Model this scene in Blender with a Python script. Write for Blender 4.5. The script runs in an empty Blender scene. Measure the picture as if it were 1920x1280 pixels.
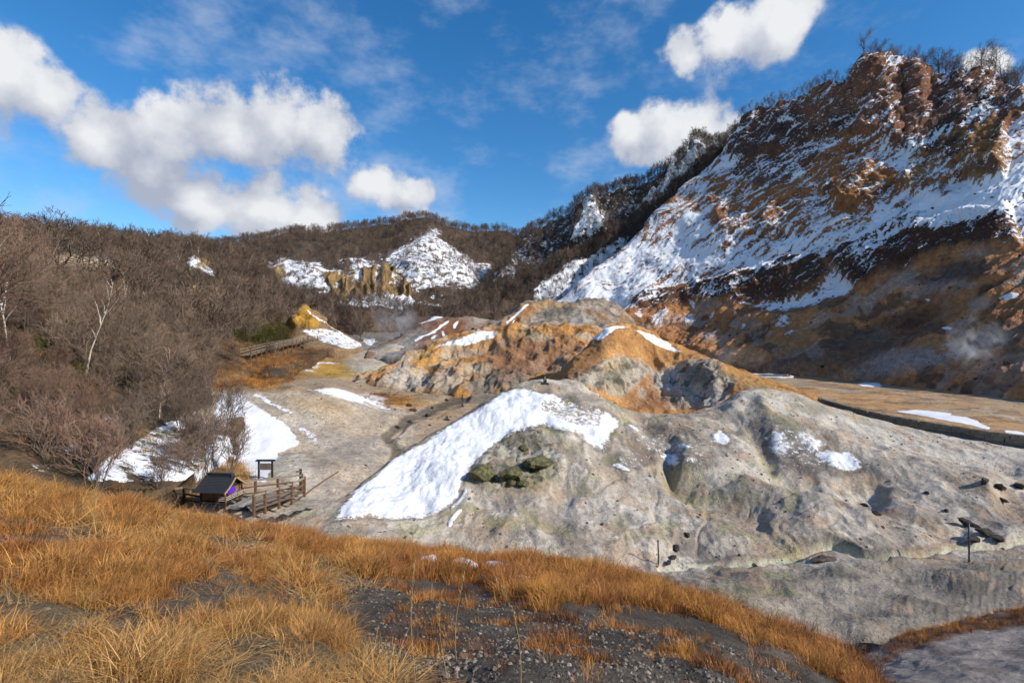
import bpy, math, random
import numpy as np
from mathutils import Vector, Matrix, Euler
R = math.radians
random.seed(7); RNG = np.random.default_rng(11)
scene = bpy.context.scene
C = scene.collection

# ------------------------------------------------------------------ camera
F = 960.0; HY = 640.0
cam = bpy.data.cameras.new('camera'); co = bpy.data.objects.new('camera', cam); C.objects.link(co)
cam.sensor_width = 36.0; cam.lens = 18.0; cam.clip_start = 0.05; cam.clip_end = 5000
co.location = (0, 0, 0); co.rotation_euler = (R(90), 0, 0); scene.camera = co
scene.view_settings.view_transform = 'Standard'; scene.view_settings.look = 'None'
scene.view_settings.exposure = 0.25; scene.view_settings.gamma = 1.0
scene.cycles.use_denoising = True; scene.cycles.use_adaptive_sampling = True; scene.cycles.adaptive_threshold = 0.03
scene.cycles.max_bounces = 4; scene.cycles.diffuse_bounces = 2; scene.cycles.glossy_bounces = 1; scene.cycles.volume_bounces = 1; scene.cycles.volume_step_rate = 2.0
scene.cycles.transparent_max_bounces = 8

# ------------------------------------------------------------------ world and sun
SUN_EL, SUN_AZ = 33.0, 116.0          # azimuth clockwise from +Y (the view direction)
sv = Vector((math.sin(R(SUN_AZ))*math.cos(R(SUN_EL)), math.cos(R(SUN_AZ))*math.cos(R(SUN_EL)), math.sin(R(SUN_EL))))
def pdir(px, py):
    return Vector(((px-960)/F, 1.0, (HY-py)/F)).normalized()

class NT:
    """small helper for node trees"""
    def __init__(s, tree): s.t = tree; s.n = tree.nodes; s.l = tree.links
    def add(s, kind, **kw):
        n = s.n.new(kind)
        for k, v in kw.items(): setattr(n, k, v)
        return n
    def link(s, a, b): s.l.new(a, b)
    def put(s, sock, v):
        if isinstance(v, bpy.types.NodeSocket): s.l.new(v, sock)
        elif v is not None: sock.default_value = v
    def math(s, op, a, b=None, c=None, clamp=False):
        n = s.add('ShaderNodeMath', operation=op, use_clamp=clamp)
        s.put(n.inputs[0], a); s.put(n.inputs[1], b)
        if c is not None: s.put(n.inputs[2], c)
        return n.outputs[0]
    def vmath(s, op, a, b=None):
        n = s.add('ShaderNodeVectorMath', operation=op)
        s.put(n.inputs[0], a)
        if b is not None:
            if op == 'SCALE': s.put(n.inputs['Scale'], b)
            else: s.put(n.inputs[1], b)
        return n.outputs['Value'] if op in ('DISTANCE', 'DOT_PRODUCT', 'LENGTH') else n.outputs[0]
    def rng(s, v, a, b, c=0.0, d=1.0, smooth=False):
        n = s.add('ShaderNodeMapRange', interpolation_type='SMOOTHSTEP' if smooth else 'LINEAR')
        for i, x in enumerate((v, a, b, c, d)): s.put(n.inputs[i], x)
        return n.outputs[0]
    def mix(s, f, a, b, blend='MIX'):
        n = s.add('ShaderNodeMix', data_type='RGBA', blend_type=blend)
        s.put(n.inputs[0], f); s.put(n.inputs[6], a); s.put(n.inputs[7], b)
        return n.outputs[2]
    def noise(s, vec, scale, detail=4, rough=0.55, dist=0.0):
        n = s.add('ShaderNodeTexNoise'); s.put(n.inputs['Vector'], vec)
        n.inputs['Scale'].default_value = scale; n.inputs['Detail'].default_value = detail
        n.inputs['Roughness'].default_value = rough; n.inputs['Distortion'].default_value = dist
        return n.outputs[0]

world = bpy.data.worlds.new('World'); scene.world = world; world.use_nodes = True
w = NT(world.node_tree); w.n.clear()
out = w.add('ShaderNodeOutputWorld'); bg = w.add('ShaderNodeBackground'); bg.inputs[1].default_value = 0.15
w.link(bg.outputs[0], out.inputs[0])
sky = w.add('ShaderNodeTexSky', sky_type='NISHITA', sun_disc=False)
sky.sun_elevation = R(SUN_EL); sky.sun_rotation = R(SUN_AZ); sky.altitude = 300
sky.air_density = 1.0; sky.dust_density = 0.25; sky.ozone_density = 3.0
hs = w.add('ShaderNodeHueSaturation'); hs.inputs['Saturation'].default_value = 1.32; hs.inputs['Value'].default_value = 0.90
w.link(sky.outputs[0], hs.inputs['Color'])
tc = w.add('ShaderNodeTexCoord')
# cumulus: soft balls on the celestial sphere (direction, angular radius), broken up by noise
CLOUDS = [(-10,140,105),(95,185,72),(330,228,88),(430,240,92),(520,232,95),(600,252,88),
          (200,278,90),(290,325,95),(380,375,75),(490,400,78),(590,415,62),
          (700,354,56),(765,364,52),(756,410,22),(1380,78,74),(1455,42,82),(1296,98,50),
          (1250,252,74),(1182,268,52),(1335,242,70),(1822,124,34),(1868,116,36)]
BACK = [(-0.8,-0.5,0.35,.17),(-0.6,-0.75,0.4,.15),(0.2,-0.9,0.3,.18),(-0.95,0.1,0.3,.15),(-.3,-.5,.8,.15)]
balls = []
for x, y, r in CLOUDS:
    v = Vector(((x-960)/F, 1.0, (HY-y)/F)); balls.append((v.normalized(), r/F/v.length))
for x, y, z, r in BACK: balls.append((Vector((x, y, z)).normalized(), r))
def cover(vec, lst):
    acc = None
    for v, r in lst:
        b = w.rng(w.vmath('DISTANCE', vec, tuple(v)), r*1.42, 0.0, 0.0, 1.0)
        acc = b if acc is None else w.math('SMOOTH_MAX', acc, b, 0.35)
    return acc
D0 = tc.outputs['Generated']
wn = w.add('ShaderNodeTexNoise'); w.put(wn.inputs['Vector'], D0); wn.inputs['Scale'].default_value = 9.0; wn.inputs['Detail'].default_value = 3; wn.inputs['Roughness'].default_value = 0.6
DW = w.vmath('ADD', D0, w.vmath('SCALE', w.vmath('SUBTRACT', wn.outputs['Color'], (0.5, 0.5, 0.5)), 0.07))
a0 = cover(DW, balls)
n1 = w.noise(D0, 15.0, 7, 0.62)
d0 = w.math('ADD', a0, w.math('MULTIPLY', w.math('MULTIPLY', w.math('SUBTRACT', n1, 0.5), 1.05), w.rng(a0, 0.22, 0.42)))
OFF = w.vmath('ADD', DW, (0.03, 0.0, 0.055))
a1 = cover(OFF, [b for k, b in enumerate(balls) if k in (0,1,2,3,4,5,6,7,8,9,10,11,12,14,15,16,17,18,19)])
n1b = w.noise(w.vmath('ADD', D0, (0.014, 0.0, 0.026)), 10.0, 2, 0.62)
mask = w.rng(d0, 0.33, 0.60, 0, 1, True)
dif = w.math('ADD', w.math('MULTIPLY', w.math('SUBTRACT', a0, a1), 0.9), w.math('MULTIPLY', w.math('SUBTRACT', n1, n1b), 1.1))
lit = w.rng(dif, -0.16, 0.50, 0.0, 1.0)
ccol = w.mix(lit, (2.35, 2.6, 3.25, 1), (4.75, 4.85, 5.0, 1))
# thin veil of cirrus
n3 = w.noise(w.vmath('MULTIPLY', D0, (3.0, 3.0, 5.5)), 1.9, 5, 0.62)
veil = w.rng(n3, 0.46, 0.78, 0, 0.5, True)
c1 = w.mix(veil, hs.outputs[0], (3.3, 3.7, 4.5, 1))
c2 = w.mix(mask, c1, ccol)
w.link(c2, bg.inputs[0])

sl = bpy.data.lights.new('sun', 'SUN'); sl.energy = 4.5; sl.angle = R(0.5); sl.color = (1.0, 0.92, 0.80)
so = bpy.data.objects.new('sun', sl); C.objects.link(so); so.rotation_euler = (-sv).to_track_quat('-Z', 'Y').to_euler(); so.location = (60, -40, 80)

# ------------------------------------------------------------------ numpy noise
_pr = np.random.default_rng(3)
PERM = np.concatenate([_pr.permutation(256)]*2).astype(np.int32)
GR = _pr.normal(size=(256, 3)).astype(np.float32); GR /= np.linalg.norm(GR, axis=1)[:, None]
def pn(P):
    P = np.asarray(P, np.float32); I = np.floor(P).astype(np.int32); f = P - I; I &= 255
    u = f*f*f*(f*(f*6-15)+10)
    def corner(a, b, c):
        h = PERM[PERM[PERM[(I[:, 0]+a) & 255]+((I[:, 1]+b) & 255)]+((I[:, 2]+c) & 255)]
        gq = GR[h]
        return gq[:, 0]*(f[:, 0]-a)+gq[:, 1]*(f[:, 1]-b)+gq[:, 2]*(f[:, 2]-c)
    x00 = corner(0,0,0)*(1-u[:,0])+corner(1,0,0)*u[:,0]; x10 = corner(0,1,0)*(1-u[:,0])+corner(1,1,0)*u[:,0]
    x01 = corner(0,0,1)*(1-u[:,0])+corner(1,0,1)*u[:,0]; x11 = corner(0,1,1)*(1-u[:,0])+corner(1,1,1)*u[:,0]
    y0 = x00*(1-u[:,1])+x10*u[:,1]; y1 = x01*(1-u[:,1])+x11*u[:,1]
    return (y0*(1-u[:,2])+y1*u[:,2])*1.5
def fbm(P, o=4, gain=0.5, off=0.0):
    s = 0; a = 1.0; P = np.asarray(P, np.float32)+off
    for i in range(o): s = s+a*pn(P); a *= gain; P = P*2.03+17.3
    return s
def ridge(P, o=4, gain=0.5, off=0.0):
    s = 0; a = 1.0; P = np.asarray(P, np.float32)+off
    for i in range(o): s = s+a*(1-2*np.abs(pn(P))); a *= gain; P = P*2.03+9.1
    return s
def sstep(a, b, x):
    t = np.clip((x-a)/(b-a), 0, 1); return t*t*(3-2*t)

# ------------------------------------------------------------------ lofted terrain
def pchip_axis0(t, Y, tq):
    """monotone cubic along axis 0; t (n,), Y (n,...), tq (m,)"""
    t = np.asarray(t, float); h = np.diff(t); sh = (len(h),)+(1,)*(Y.ndim-1)
    dl = np.diff(Y, axis=0)/h.reshape(sh); m = np.zeros_like(Y)
    m[0] = dl[0]; m[-1] = dl[-1]
    if len(t) > 2:
        p = dl[:-1]*dl[1:]; hm = 2*p/np.where(np.abs(dl[:-1]+dl[1:]) < 1e-12, 1, dl[:-1]+dl[1:])
        m[1:-1] = np.where(p > 0, hm, 0)
    k = np.clip(np.searchsorted(t, tq, side='right')-1, 0, len(t)-2)
    s = ((tq-t[k])/h[k]).reshape((len(tq),)+(1,)*(Y.ndim-1)); hk = h[k].reshape(s.shape)
    return ((1+2*s)*(1-s)**2)*Y[k]+(s*(1-s)**2)*hk*m[k]+(s*s*(3-2*s))*Y[k+1]+(s*s*(s-1))*hk*m[k+1]
def interp_row(row, xs):
    a = np.array(row, float); a = a[np.argsort(a[:, 0])]
    xq = np.clip(xs, a[0, 0], a[-1, 0])
    return pchip_axis0(a[:, 0], a[:, 1:3], xq)
def skirt(row, dz=5.0):
    return [(x, HY+F*dz/d+(y-HY), d) for x, y, d in row]
def back_rows(row, steps):
    """rows behind a crest: (extra distance, drop in metres)"""
    o = []
    for dd, dz in steps:
        o.append([(x, HY-F*(((HY-y)/F*d)-dz)/(d+dd), d+dd) for x, y, d in row])
    return o
LAYERS = {}
class Layer: pass
def loft(key, xs, rows, segs, skirt_dz=0):
    """rows of (px, py, distance); the surface runs through the real points those rays reach at that distance"""
    L = Layer(); L.key = key; L.xs = xs
    if skirt_dz: rows = [skirt(rows[0], skirt_dz)]+list(rows); segs = [4]+list(segs)
    S = np.stack([interp_row(r, xs) for r in rows])              # (rows, cols, 2)
    Y = S[..., 1]; X = (xs[None]-960)/F*Y; Z = (HY-S[..., 0])/F*Y
    W = np.stack([X, Y, Z], -1)
    t = np.arange(len(rows), dtype=float)-(1 if skirt_dz else 0)
    tq = np.concatenate([np.linspace(t[i], t[i]+1, s, endpoint=False) for i, s in enumerate(segs)]+[[t[-1]]])
    L.P = pchip_axis0(t, W, tq); L.t = tq
    L.shape = L.P.shape[:2]
    LAYERS[key] = L; refresh(L); return L
def refresh(L):
    P = L.P
    L.du = np.gradient(P, axis=1); L.dv = np.gradient(P, axis=0)
    n = np.cross(L.du, L.dv); l = np.linalg.norm(n, axis=-1, keepdims=True); l[l < 1e-9] = 1
    L.area = l[..., 0]; L.N = n/l
    y = np.maximum(P[..., 1], 0.2)
    L.px = 960+F*P[..., 0]/y; L.py = HY-F*P[..., 2]/y
def displace(L, amt, dirn=None):
    L.P = L.P+(L.N if dirn is None else np.asarray(dirn, float))*np.asarray(amt).reshape(L.shape)[..., None]; refresh(L)
def flat(L): return L.P.reshape(-1, 3)
def seg_dist(x, y, pts, closed):
    d = np.full(x.shape, 1e9); ins = np.zeros(x.shape, bool)
    n = len(pts)
    for i in range(n if closed else n-1):
        ax, ay = pts[i]; bx, by = pts[(i+1) % n]; ex, ey = bx-ax, by-ay
        t = np.clip(((x-ax)*ex+(y-ay)*ey)/(ex*ex+ey*ey+1e-9), 0, 1)
        d = np.minimum(d, np.hypot(x-ax-t*ex, y-ay-t*ey))
        if closed and ay != by: ins ^= ((ay > y) != (by > y)) & (x < (bx-ax)*(y-ay)/(by-ay)+ax)
    return np.where(ins, -d, d) if closed else d
def area_mask(L, sh, soft=8, warp=(0, 1)):
    """1 inside a patch of this surface, 0 outside; patches are found on the surface once, then belong to it"""
    x, y = L.wx, L.wy
    if sh[0] == 'e':
        _, cx, cy, rx, ry = sh[:5]; a = R(sh[5]) if len(sh) > 5 else 0
        X = (x-cx)*math.cos(a)+(y-cy)*math.sin(a); Y = -(x-cx)*math.sin(a)+(y-cy)*math.cos(a)
        return 1-sstep(0.35, 1.4, np.sqrt((X/rx)**2+(Y/ry)**2))
    if sh[0] == 'p': return 1-sstep(-soft, soft, seg_dist(x, y, sh[1], True))
    if sh[0] == 'l': return 1-sstep(sh[2]*0.5, sh[2]*1.3, seg_dist(x, y, sh[1], False))
def prep(L, wamp=14, wfreq=0.12):
    P = flat(L)
    L.wx = (L.px.ravel()+wamp*fbm(P*wfreq, 3, 0.6, 3.1)); L.wy = (L.py.ravel()+wamp*0.7*fbm(P*wfreq, 3, 0.6, 41.7))
    L.col = np.ones((len(P), 3)); L.snow = np.zeros(len(P))
def base(L, *cols, freq=0.08, k=1.0):
    P = flat(L); n = np.clip(0.5+k*fbm(P*freq, 4, 0.55, 77.0), 0, 1)*(len(cols)-1)
    a = np.array(cols, float); i = np.clip(n.astype(int), 0, len(cols)-2); f = (n-i)[:, None]
    L.col = a[i]*(1-f)+a[i+1]*f
def paint(L, ents, soft=8):
    for sh, c, s in ents:
        m = (area_mask(L, sh, soft)*s)[:, None]; L.col = L.col*(1-m)+np.array(c)*m
def snow(L, ents, soft=8):
    for sh, s in ents:
        m = area_mask(L, sh, soft)
        L.snow = np.maximum(L.snow, m*s) if s > 0 else L.snow*(1-m*(-s))
def emit(L, name, mat, kind='structure', label=None):
    P = flat(L).astype(np.float32); nr, nc = L.shape
    me = bpy.data.meshes.new(name); me.vertices.add(len(P)); me.vertices.foreach_set('co', P.ravel())
    i = np.arange(nr*nc).reshape(nr, nc)
    f = np.stack([i[:-1, :-1], i[:-1, 1:], i[1:, 1:], i[1:, :-1]], -1).reshape(-1, 4).astype(np.int32)
    me.loops.add(f.size); me.loops.foreach_set('vertex_index', f.ravel())
    me.polygons.add(len(f)); me.polygons.foreach_set('loop_start', np.arange(0, f.size, 4, dtype=np.int32))
    me.polygons.foreach_set('loop_total', np.full(len(f), 4, np.int32))
    me.polygons.foreach_set('use_smooth', np.ones(len(f), bool))
    me.update(); me.validate()
    a = me.attributes.new('col', 'FLOAT_COLOR', 'POINT')
    a.data.foreach_set('color', np.c_[np.clip(L.col, 0, 1), np.ones(len(P))].astype(np.float32).ravel())
    a = me.attributes.new('snow', 'FLOAT', 'POINT'); a.data.foreach_set('value', L.snow.astype(np.float32))
    o = bpy.data.objects.new(name, me); C.objects.link(o); me.materials.append(mat); o['kind'] = kind
    if label: o['label'] = label
    L.obj = o; return o
def spot(L, px, py):
    """the point of a surface that a pixel of the photograph shows"""
    d = (L.px-px)**2+(L.py-py)**2; d = d+np.where(L.P[..., 1] > 0.5, 0, 1e9)
    m = d.min(); near = d <= m+6.0
    yy = np.where(near, L.P[..., 1], 1e9); k = np.unravel_index(np.argmin(yy), yy.shape)
    return Vector(L.P[k]), Vector(L.N[k])
def front_spot(px, py, *layers):
    best = None
    for L in layers:
        p, n = spot(L, px, py); e = math.hypot(960+F*p.x/p.y-px, HY-F*p.z/p.y-py)
        if e < 5 and (best is None or p.y < best[0].y): best = (p, n)
    return best or spot(layers[0], px, py)
def cols(x0, x1, n, lo=0, hi=1920, margin=30, focus=None):
    """column positions: dense where the photograph looks, coarse beyond"""
    a = max(x0, lo-margin); b = min(x1, hi+margin); parts = []
    if x0 < a: parts.append(np.linspace(x0, a, max(8, int((a-x0)/25)), endpoint=False))
    parts.append(np.linspace(a, b, n))
    if b < x1: parts.append(np.linspace(b, x1, max(8, int((x1-b)/25)))[1:])
    return np.concatenate(parts)

# ------------------------------------------------------------------ materials
def new_mat(name):
    m = bpy.data.materials.new(name); m.use_nodes = True; t = NT(m.node_tree)
    b = t.n['Principled BSDF']; b.inputs['Specular IOR Level'].default_value = 0.15
    b.inputs['Roughness'].default_value = 0.9
    return m, t, b
def earth(name, s=1.0, bump=0.6, speck=0.35, snow_noise=0.55, snow_scale=1.0, snow_bump=0.25, con=1.0):
    """soil and rock: the surface's own colour, grain at the size s (1/m), pebbles and a cover of snow"""
    m, t, b = new_mat(name)
    P = t.add('ShaderNodeNewGeometry').outputs['Position']
    col = t.add('ShaderNodeAttribute', attribute_name='col').outputs['Color']
    sn = t.add('ShaderNodeAttribute', attribute_name='snow').outputs['Fac']
    na = t.noise(P, s*0.5, 3, 0.62, 0.3); nb = t.noise(P, s*2.6, 5, 0.7)
    vor = t.add('ShaderNodeTexVoronoi'); t.put(vor.inputs['Vector'], P); vor.inputs['Scale'].default_value = s*4.2
    peb = t.rng(vor.outputs['Distance'], 0.10, 0.36)
    k = t.math('MULTIPLY', t.rng(na, 0.3, 0.7, 1-.28*con, 1+.26*con), t.rng(nb, 0.28, 0.72, 1-.42*con, 1+.40*con))
    pm = t.math('MULTIPLY', t.rng(na, 0.47, 0.60), t.math('SUBTRACT', 1.0, peb))
    k = t.math('MULTIPLY', k, t.math('SUBTRACT', 1.0, t.math('MULTIPLY', pm, speck*1.5)))
    comb = t.add('ShaderNodeCombineColor')
    for i in range(3): t.put(comb.inputs[i], k)
    c = t.mix(1.0, col, comb.outputs[0], 'MULTIPLY')
    sm = t.noise(P, snow_scale*s*1.4, 5, 0.78, 0.0)
    edge = t.math('ADD', sn, t.math('MULTIPLY', t.math('SUBTRACT', sm, 0.5), snow_noise*2.4))
    smask = t.math('MULTIPLY', t.rng(edge, 0.47, 0.56, 0, 1, True), t.rng(sn, 0.02, 0.12))
    c = t.mix(t.math('MULTIPLY', smask, t.rng(na, .35, .65, .88, 1.0)), c, (0.78, 0.80, 0.84, 1)); t.put(b.inputs['Base Color'], c)
    h = t.math('ADD', nb, t.math('MULTIPLY', pm, 0.25))
    hm = t.add('ShaderNodeMix', data_type='FLOAT'); t.put(hm.inputs[0], smask); t.put(hm.inputs[2], h)
    t.put(hm.inputs[3], t.math('ADD', t.math('MULTIPLY', nb, snow_bump), 0.55))
    bp = t.add('ShaderNodeBump'); bp.inputs['Strength'].default_value = bump; bp.inputs['Distance'].default_value = 0.5/s
    t.put(bp.inputs['Height'], hm.outputs[0]); t.link(bp.outputs[0], b.inputs['Normal'])
    return m
def plain(name, col, rough=0.85, var=0.25, scale=6.0, bump=0.3, stretch=None, attr=None, rand=0.0, spec=0.15, metal=0.0):
    m, t, b = new_mat(name)
    P = t.add('ShaderNodeTexCoord').outputs['Object']
    if stretch: P = t.vmath('MULTIPLY', P, stretch)
    n = t.noise(P, scale, 6, 0.65)
    k = t.rng(n, 0.25, 0.75, 1-var, 1+var)
    if rand:
        oi = t.add('ShaderNodeObjectInfo'); k = t.math('MULTIPLY', k, t.rng(oi.outputs['Random'], 0, 1, 1-rand, 1+rand))
    comb = t.add('ShaderNodeCombineColor')
    for i in range(3): t.put(comb.inputs[i], k)
    src = (*col, 1)
    if attr:
        a = t.add('ShaderNodeAttribute', attribute_name=attr, attribute_type='INSTANCER'); src = a.outputs['Color']
    c = t.mix(1.0, src, comb.outputs[0], 'MULTIPLY'); t.put(b.inputs['Base Color'], c)
    b.inputs['Roughness'].default_value = rough; b.inputs['Specular IOR Level'].default_value = spec; b.inputs['Metallic'].default_value = metal
    if bump:
        bp = t.add('ShaderNodeBump'); bp.inputs['Strength'].default_value = bump; bp.inputs['Distance'].default_value = 0.03
        t.put(bp.inputs['Height'], n); t.link(bp.outputs[0], b.inputs['Normal'])
    return m
GREY = (.34,.31,.285); PALE = (.52,.49,.45); ORANGE = (.42,.20,.055); RUST = (.25,.105,.035); BROWN = (.13,.072,.042)
DARK = (.045,.040,.038); YELL = (.52,.30,.055); MOSS = (.20,.19,.075); TAN = (.42,.31,.19); DKBRN = (.07,.045,.032); OLIVE = (.12,.12,.085)

# ================================================================== the setting
# ---- back hill
rc = [(100,470,400),(200,466,430),(330,459,450),(450,456,470),(540,444,480),(600,447,480),(650,434,490),(720,429,490),(780,419,490),(840,429,490),(900,432,505),(960,443,510),(1000,455,500),(1150,470,480)]
rf = [(100,640,180),(450,630,200),(620,625,212),(760,630,225),(900,615,245),(1150,600,280)]
rm1 = [(100,560,260),(450,560,290),(620,575,262),(760,580,275),(860,560,310),(930,560,320),(1150,560,330)]
rm2 = [(100,500,340),(450,500,380),(600,505,340),(760,510,345),(860,490,395),(930,500,420),(1150,500,420)]
L = A = loft('A', cols(100, 1150, 560), [rf, rm1, rm2, rc]+back_rows(rc, [(30,6),(120,60)]), [60, 70, 60, 6, 6], 25)
prep(L, 9, 0.03); P = flat(L)
tri = [[(720,490),(810,434),(905,505),(915,560),(850,545),(780,548)], [(640,520),(676,482),(720,500),(762,530),(700,545)], [(490,520),(530,490),(600,488),(640,510),(640,550),(540,552)], [(890,505),(915,492),(925,520),(905,545)]]
push = 0
for tp in tri: push = push+np.clip(-seg_dist(L.px.ravel(), L.py.ravel(), tp, True), 0, 45)*0.40
displace(L, -push, (0, 1, 0))
P = flat(L); prep(L, 9, 0.03)
pil = area_mask(L, ('p', [(612,520),(690,508),(740,505),(775,540),(772,566),(618,562)]), 6)
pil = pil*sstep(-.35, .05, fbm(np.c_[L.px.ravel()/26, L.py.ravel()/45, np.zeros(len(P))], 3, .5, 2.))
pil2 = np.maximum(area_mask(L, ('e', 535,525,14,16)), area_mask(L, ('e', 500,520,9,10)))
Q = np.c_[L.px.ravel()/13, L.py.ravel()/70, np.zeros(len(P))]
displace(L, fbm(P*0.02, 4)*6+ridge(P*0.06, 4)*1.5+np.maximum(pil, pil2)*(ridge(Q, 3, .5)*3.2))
base(L, (.075,.055,.042), (.10,.07,.05), (.06,.045,.036), freq=0.02)
A_face = np.zeros(len(P))
for tp in tri: A_face = np.maximum(A_face, area_mask(L, ('p', tp), 6))
low = area_mask(L, ('p', [(618,560),(770,556),(775,582),(690,592),(630,580)]), 6)
paint(L, [(('p', tp), (.16,.12,.095), .8) for tp in tri]+[(('e', 880,520,14,26,10), (.22,.12,.06), .9)])
paint(L, [(('p', [(612,520),(690,508),(740,505),(775,540),(772,566),(618,562)]), (.30,.19,.075), .85), (('e', 535,525,14,16), (.34,.24,.09), .9), (('e', 500,520,9,10), (.34,.24,.09), .9)], 6)
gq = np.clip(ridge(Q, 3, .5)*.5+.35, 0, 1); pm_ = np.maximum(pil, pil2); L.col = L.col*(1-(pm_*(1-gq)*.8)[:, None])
L.snow = np.maximum(A_face*0.54, low*0.66)*(1-0.75*np.maximum(pil, pil2))+0.55*pil*sstep(0.62, 0.3, gq)*sstep(-.2,.3,fbm(P*.05,2))
dust = area_mask(A, ('p',[(470,520),(540,480),(650,478),(720,470),(800,425),(880,470),(935,500),(930,560),(860,585),(600,585)]), 12); L.snow = np.maximum(L.snow, dust*(.36+.10*fbm(P*.04,3))*(1-.8*np.maximum(pil,pil2)))
A_tree = (1-.35*dust)*(1-0.72*A_face)*(1-0.85*pil)*(1-0.6*low)
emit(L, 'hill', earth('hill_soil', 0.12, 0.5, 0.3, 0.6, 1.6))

# ---- far ridge on the right of the valley
rc = [(830,612,290),(860,600,300),(890,575,312),(930,520,335),(960,478,355),(985,447,370),(1010,430,370),(1070,402,365),(1130,379,358),(1190,350,350),(1250,326,343),(1300,297,336),(1340,284,330),(1400,250,330),(1500,240,330)]
rf = [(830,616,270),(860,610,272),(930,606,272),(1000,600,272),(1100,590,285),(1200,600,290),(1500,640,280)]
rm = [(830,614,280),(860,606,284),(890,596,290),(930,575,302),(985,530,318),(1070,500,322),(1130,475,322),(1190,455,322),(1250,430,320),(1300,400,318),(1400,380,310),(1500,380,310)]
L = Cc = loft('C', cols(830, 1500, 330), [rf, rm, rc]+back_rows(rc, [(25,6),(120,70)]), [70, 80, 5, 5])
prep(L, 8, 0.04); P = flat(L)
gully = area_mask(L, ('l', [(1360,300),(1290,370),(1210,430),(1120,490),(1020,540),(900,590)], 16))
spur = area_mask(L, ('p', [(1123,385),(1145,440),(1140,470),(1070,470),(1095,425)]), 5)
rock = area_mask(L, ('p', [(1310,285),(1335,300),(1290,340),(1240,385),(1195,395),(1240,350)]), 5)
displace(L, fbm(P*0.025, 4)*5+ridge(P*0.07, 4)*2+gully*7+spur*9+rock*(3+3*ridge(P*0.15, 3)))
base(L, (.05,.042,.038), (.085,.066,.055), (.06,.05,.045), freq=0.03)
paint(L, [(('p', [(1310,285),(1335,300),(1290,340),(1240,385),(1195,395),(1240,350)]), (.26,.14,.08), .85), (('p', [(1123,385),(1145,440),(1140,470),(1070,470),(1095,425)]), (.09,.065,.05), .9)])
C_sn = area_mask(L, ('p', [(1000,560),(1100,500),(1180,460),(1180,500),(1080,570),(1000,585)]), 8)
L.snow = np.clip(0.45+0.14*fbm(P*0.03, 3)-0.35*gully, 0, 1); L.snow = np.maximum(L.snow, np.maximum(spur*.56, rock*.55)); L.snow = np.maximum(L.snow, C_sn*.60)
C_tree = (0.42+0.8*gully)*(1-.8*spur)*(1-.8*rock)*(1-.5*C_sn)
emit(L, 'ridge', earth('ridge_soil', 0.14, 0.5, 0.3, 0.6, 1.5))

# ---- mountain on the right
rc = [(1000,573,270),(1050,562,268),(1100,520,272),(1150,478,278),(1200,432,283),(1250,385,288),(1300,335,294),(1350,287,300),(1370,262,300),(1400,225,298),(1440,210,290),(1500,192,278),(1540,176,268),(1600,163,256),(1618,128,253),(1640,121,251),(1680,133,248),(1696,156,246),(1712,132,244),(1726,136,243),(1742,160,240),(1800,163,230),(1850,174,220),(1885,186,212),(1915,178,206),(1960,165,200),(2300,140,178),(2700,90,150)]
r0 = [(1000,577,268),(1050,572,262),(1110,605,242),(1270,660,212),(1370,697,187),(1450,714,170),(1600,728,146),(1750,742,120),(1920,762,98),(2300,806,72),(2700,850,60)]
r1 = [(1000,576,268.5),(1050,570,264),(1110,590,249),(1200,598,232),(1270,615,222),(1370,620,203),(1450,632,186),(1600,642,160),(1750,640,136),(1920,640,112),(2300,640,84),(2700,640,68)]
r2 = [(1000,575,269),(1050,567,265.5),(1110,568,257),(1200,545,247),(1270,540,240),(1370,500,230),(1450,495,215),(1600,500,186),(1750,488,160),(1920,480,135),(2300,460,100),(2700,440,82)]
r3 = [(1000,574,269.5),(1050,564,267),(1110,545,264),(1200,490,265),(1270,450,265),(1370,380,264),(1450,350,252),(1600,335,220),(1750,325,195),(1920,325,165),(2300,300,135),(2700,270,112)]
L = Dm = loft('D', cols(1000, 2700, 640), [r0, r1, r2, r3, rc]+back_rows(rc, [(14,3),(60,30),(120,90)]), [64, 90, 104, 114, 8, 6, 4], 8)
prep(L, 16, 0.05); P = flat(L)
def M(*pts, soft=10): return area_mask(L, ('p', list(pts)), soft)
cliff = M((1385,215),(1500,175),(1620,100),(1720,110),(1800,140),(1930,150),(1930,215),(1880,250),(1870,330),(1800,300),(1700,290),(1660,255),(1560,250),(1480,270),(1400,310),(1365,290))
pill = np.maximum(M((1700,290),(1760,280),(1800,250),(1890,230),(1885,340),(1830,355),(1800,330),(1750,370),(1690,345)), M((1560,380),(1600,335),(1680,330),(1650,370),(1640,385),(1580,400)))
band = np.maximum(M((1365,430),(1440,385),(1560,370),(1660,375),(1640,415),(1560,430),(1450,440),(1370,450)), M((1330,340),(1460,270),(1640,290),(1700,330),(1560,370),(1420,390),(1350,420)))
dark = np.maximum(M((1180,565),(1360,515),(1540,480),(1570,520),(1480,560),(1370,570),(1240,590)), M((1560,480),(1700,410),(1900,390),(1930,470),(1800,480),(1720,500),(1600,540)))
lower = M((1180,600),(1300,580),(1380,575),(1480,590),(1560,560),(1700,510),(1800,480),(1960,470),(2700,460),(2700,900),(1100,900),(1100,610), soft=14)
crag = np.clip(cliff+0.9*pill+0.55*band+0.75*dark, 0, 1.2)
S = P@np.array([[.9,.1,0],[.1,.9,0],[0,0,.45]]); 
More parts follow.
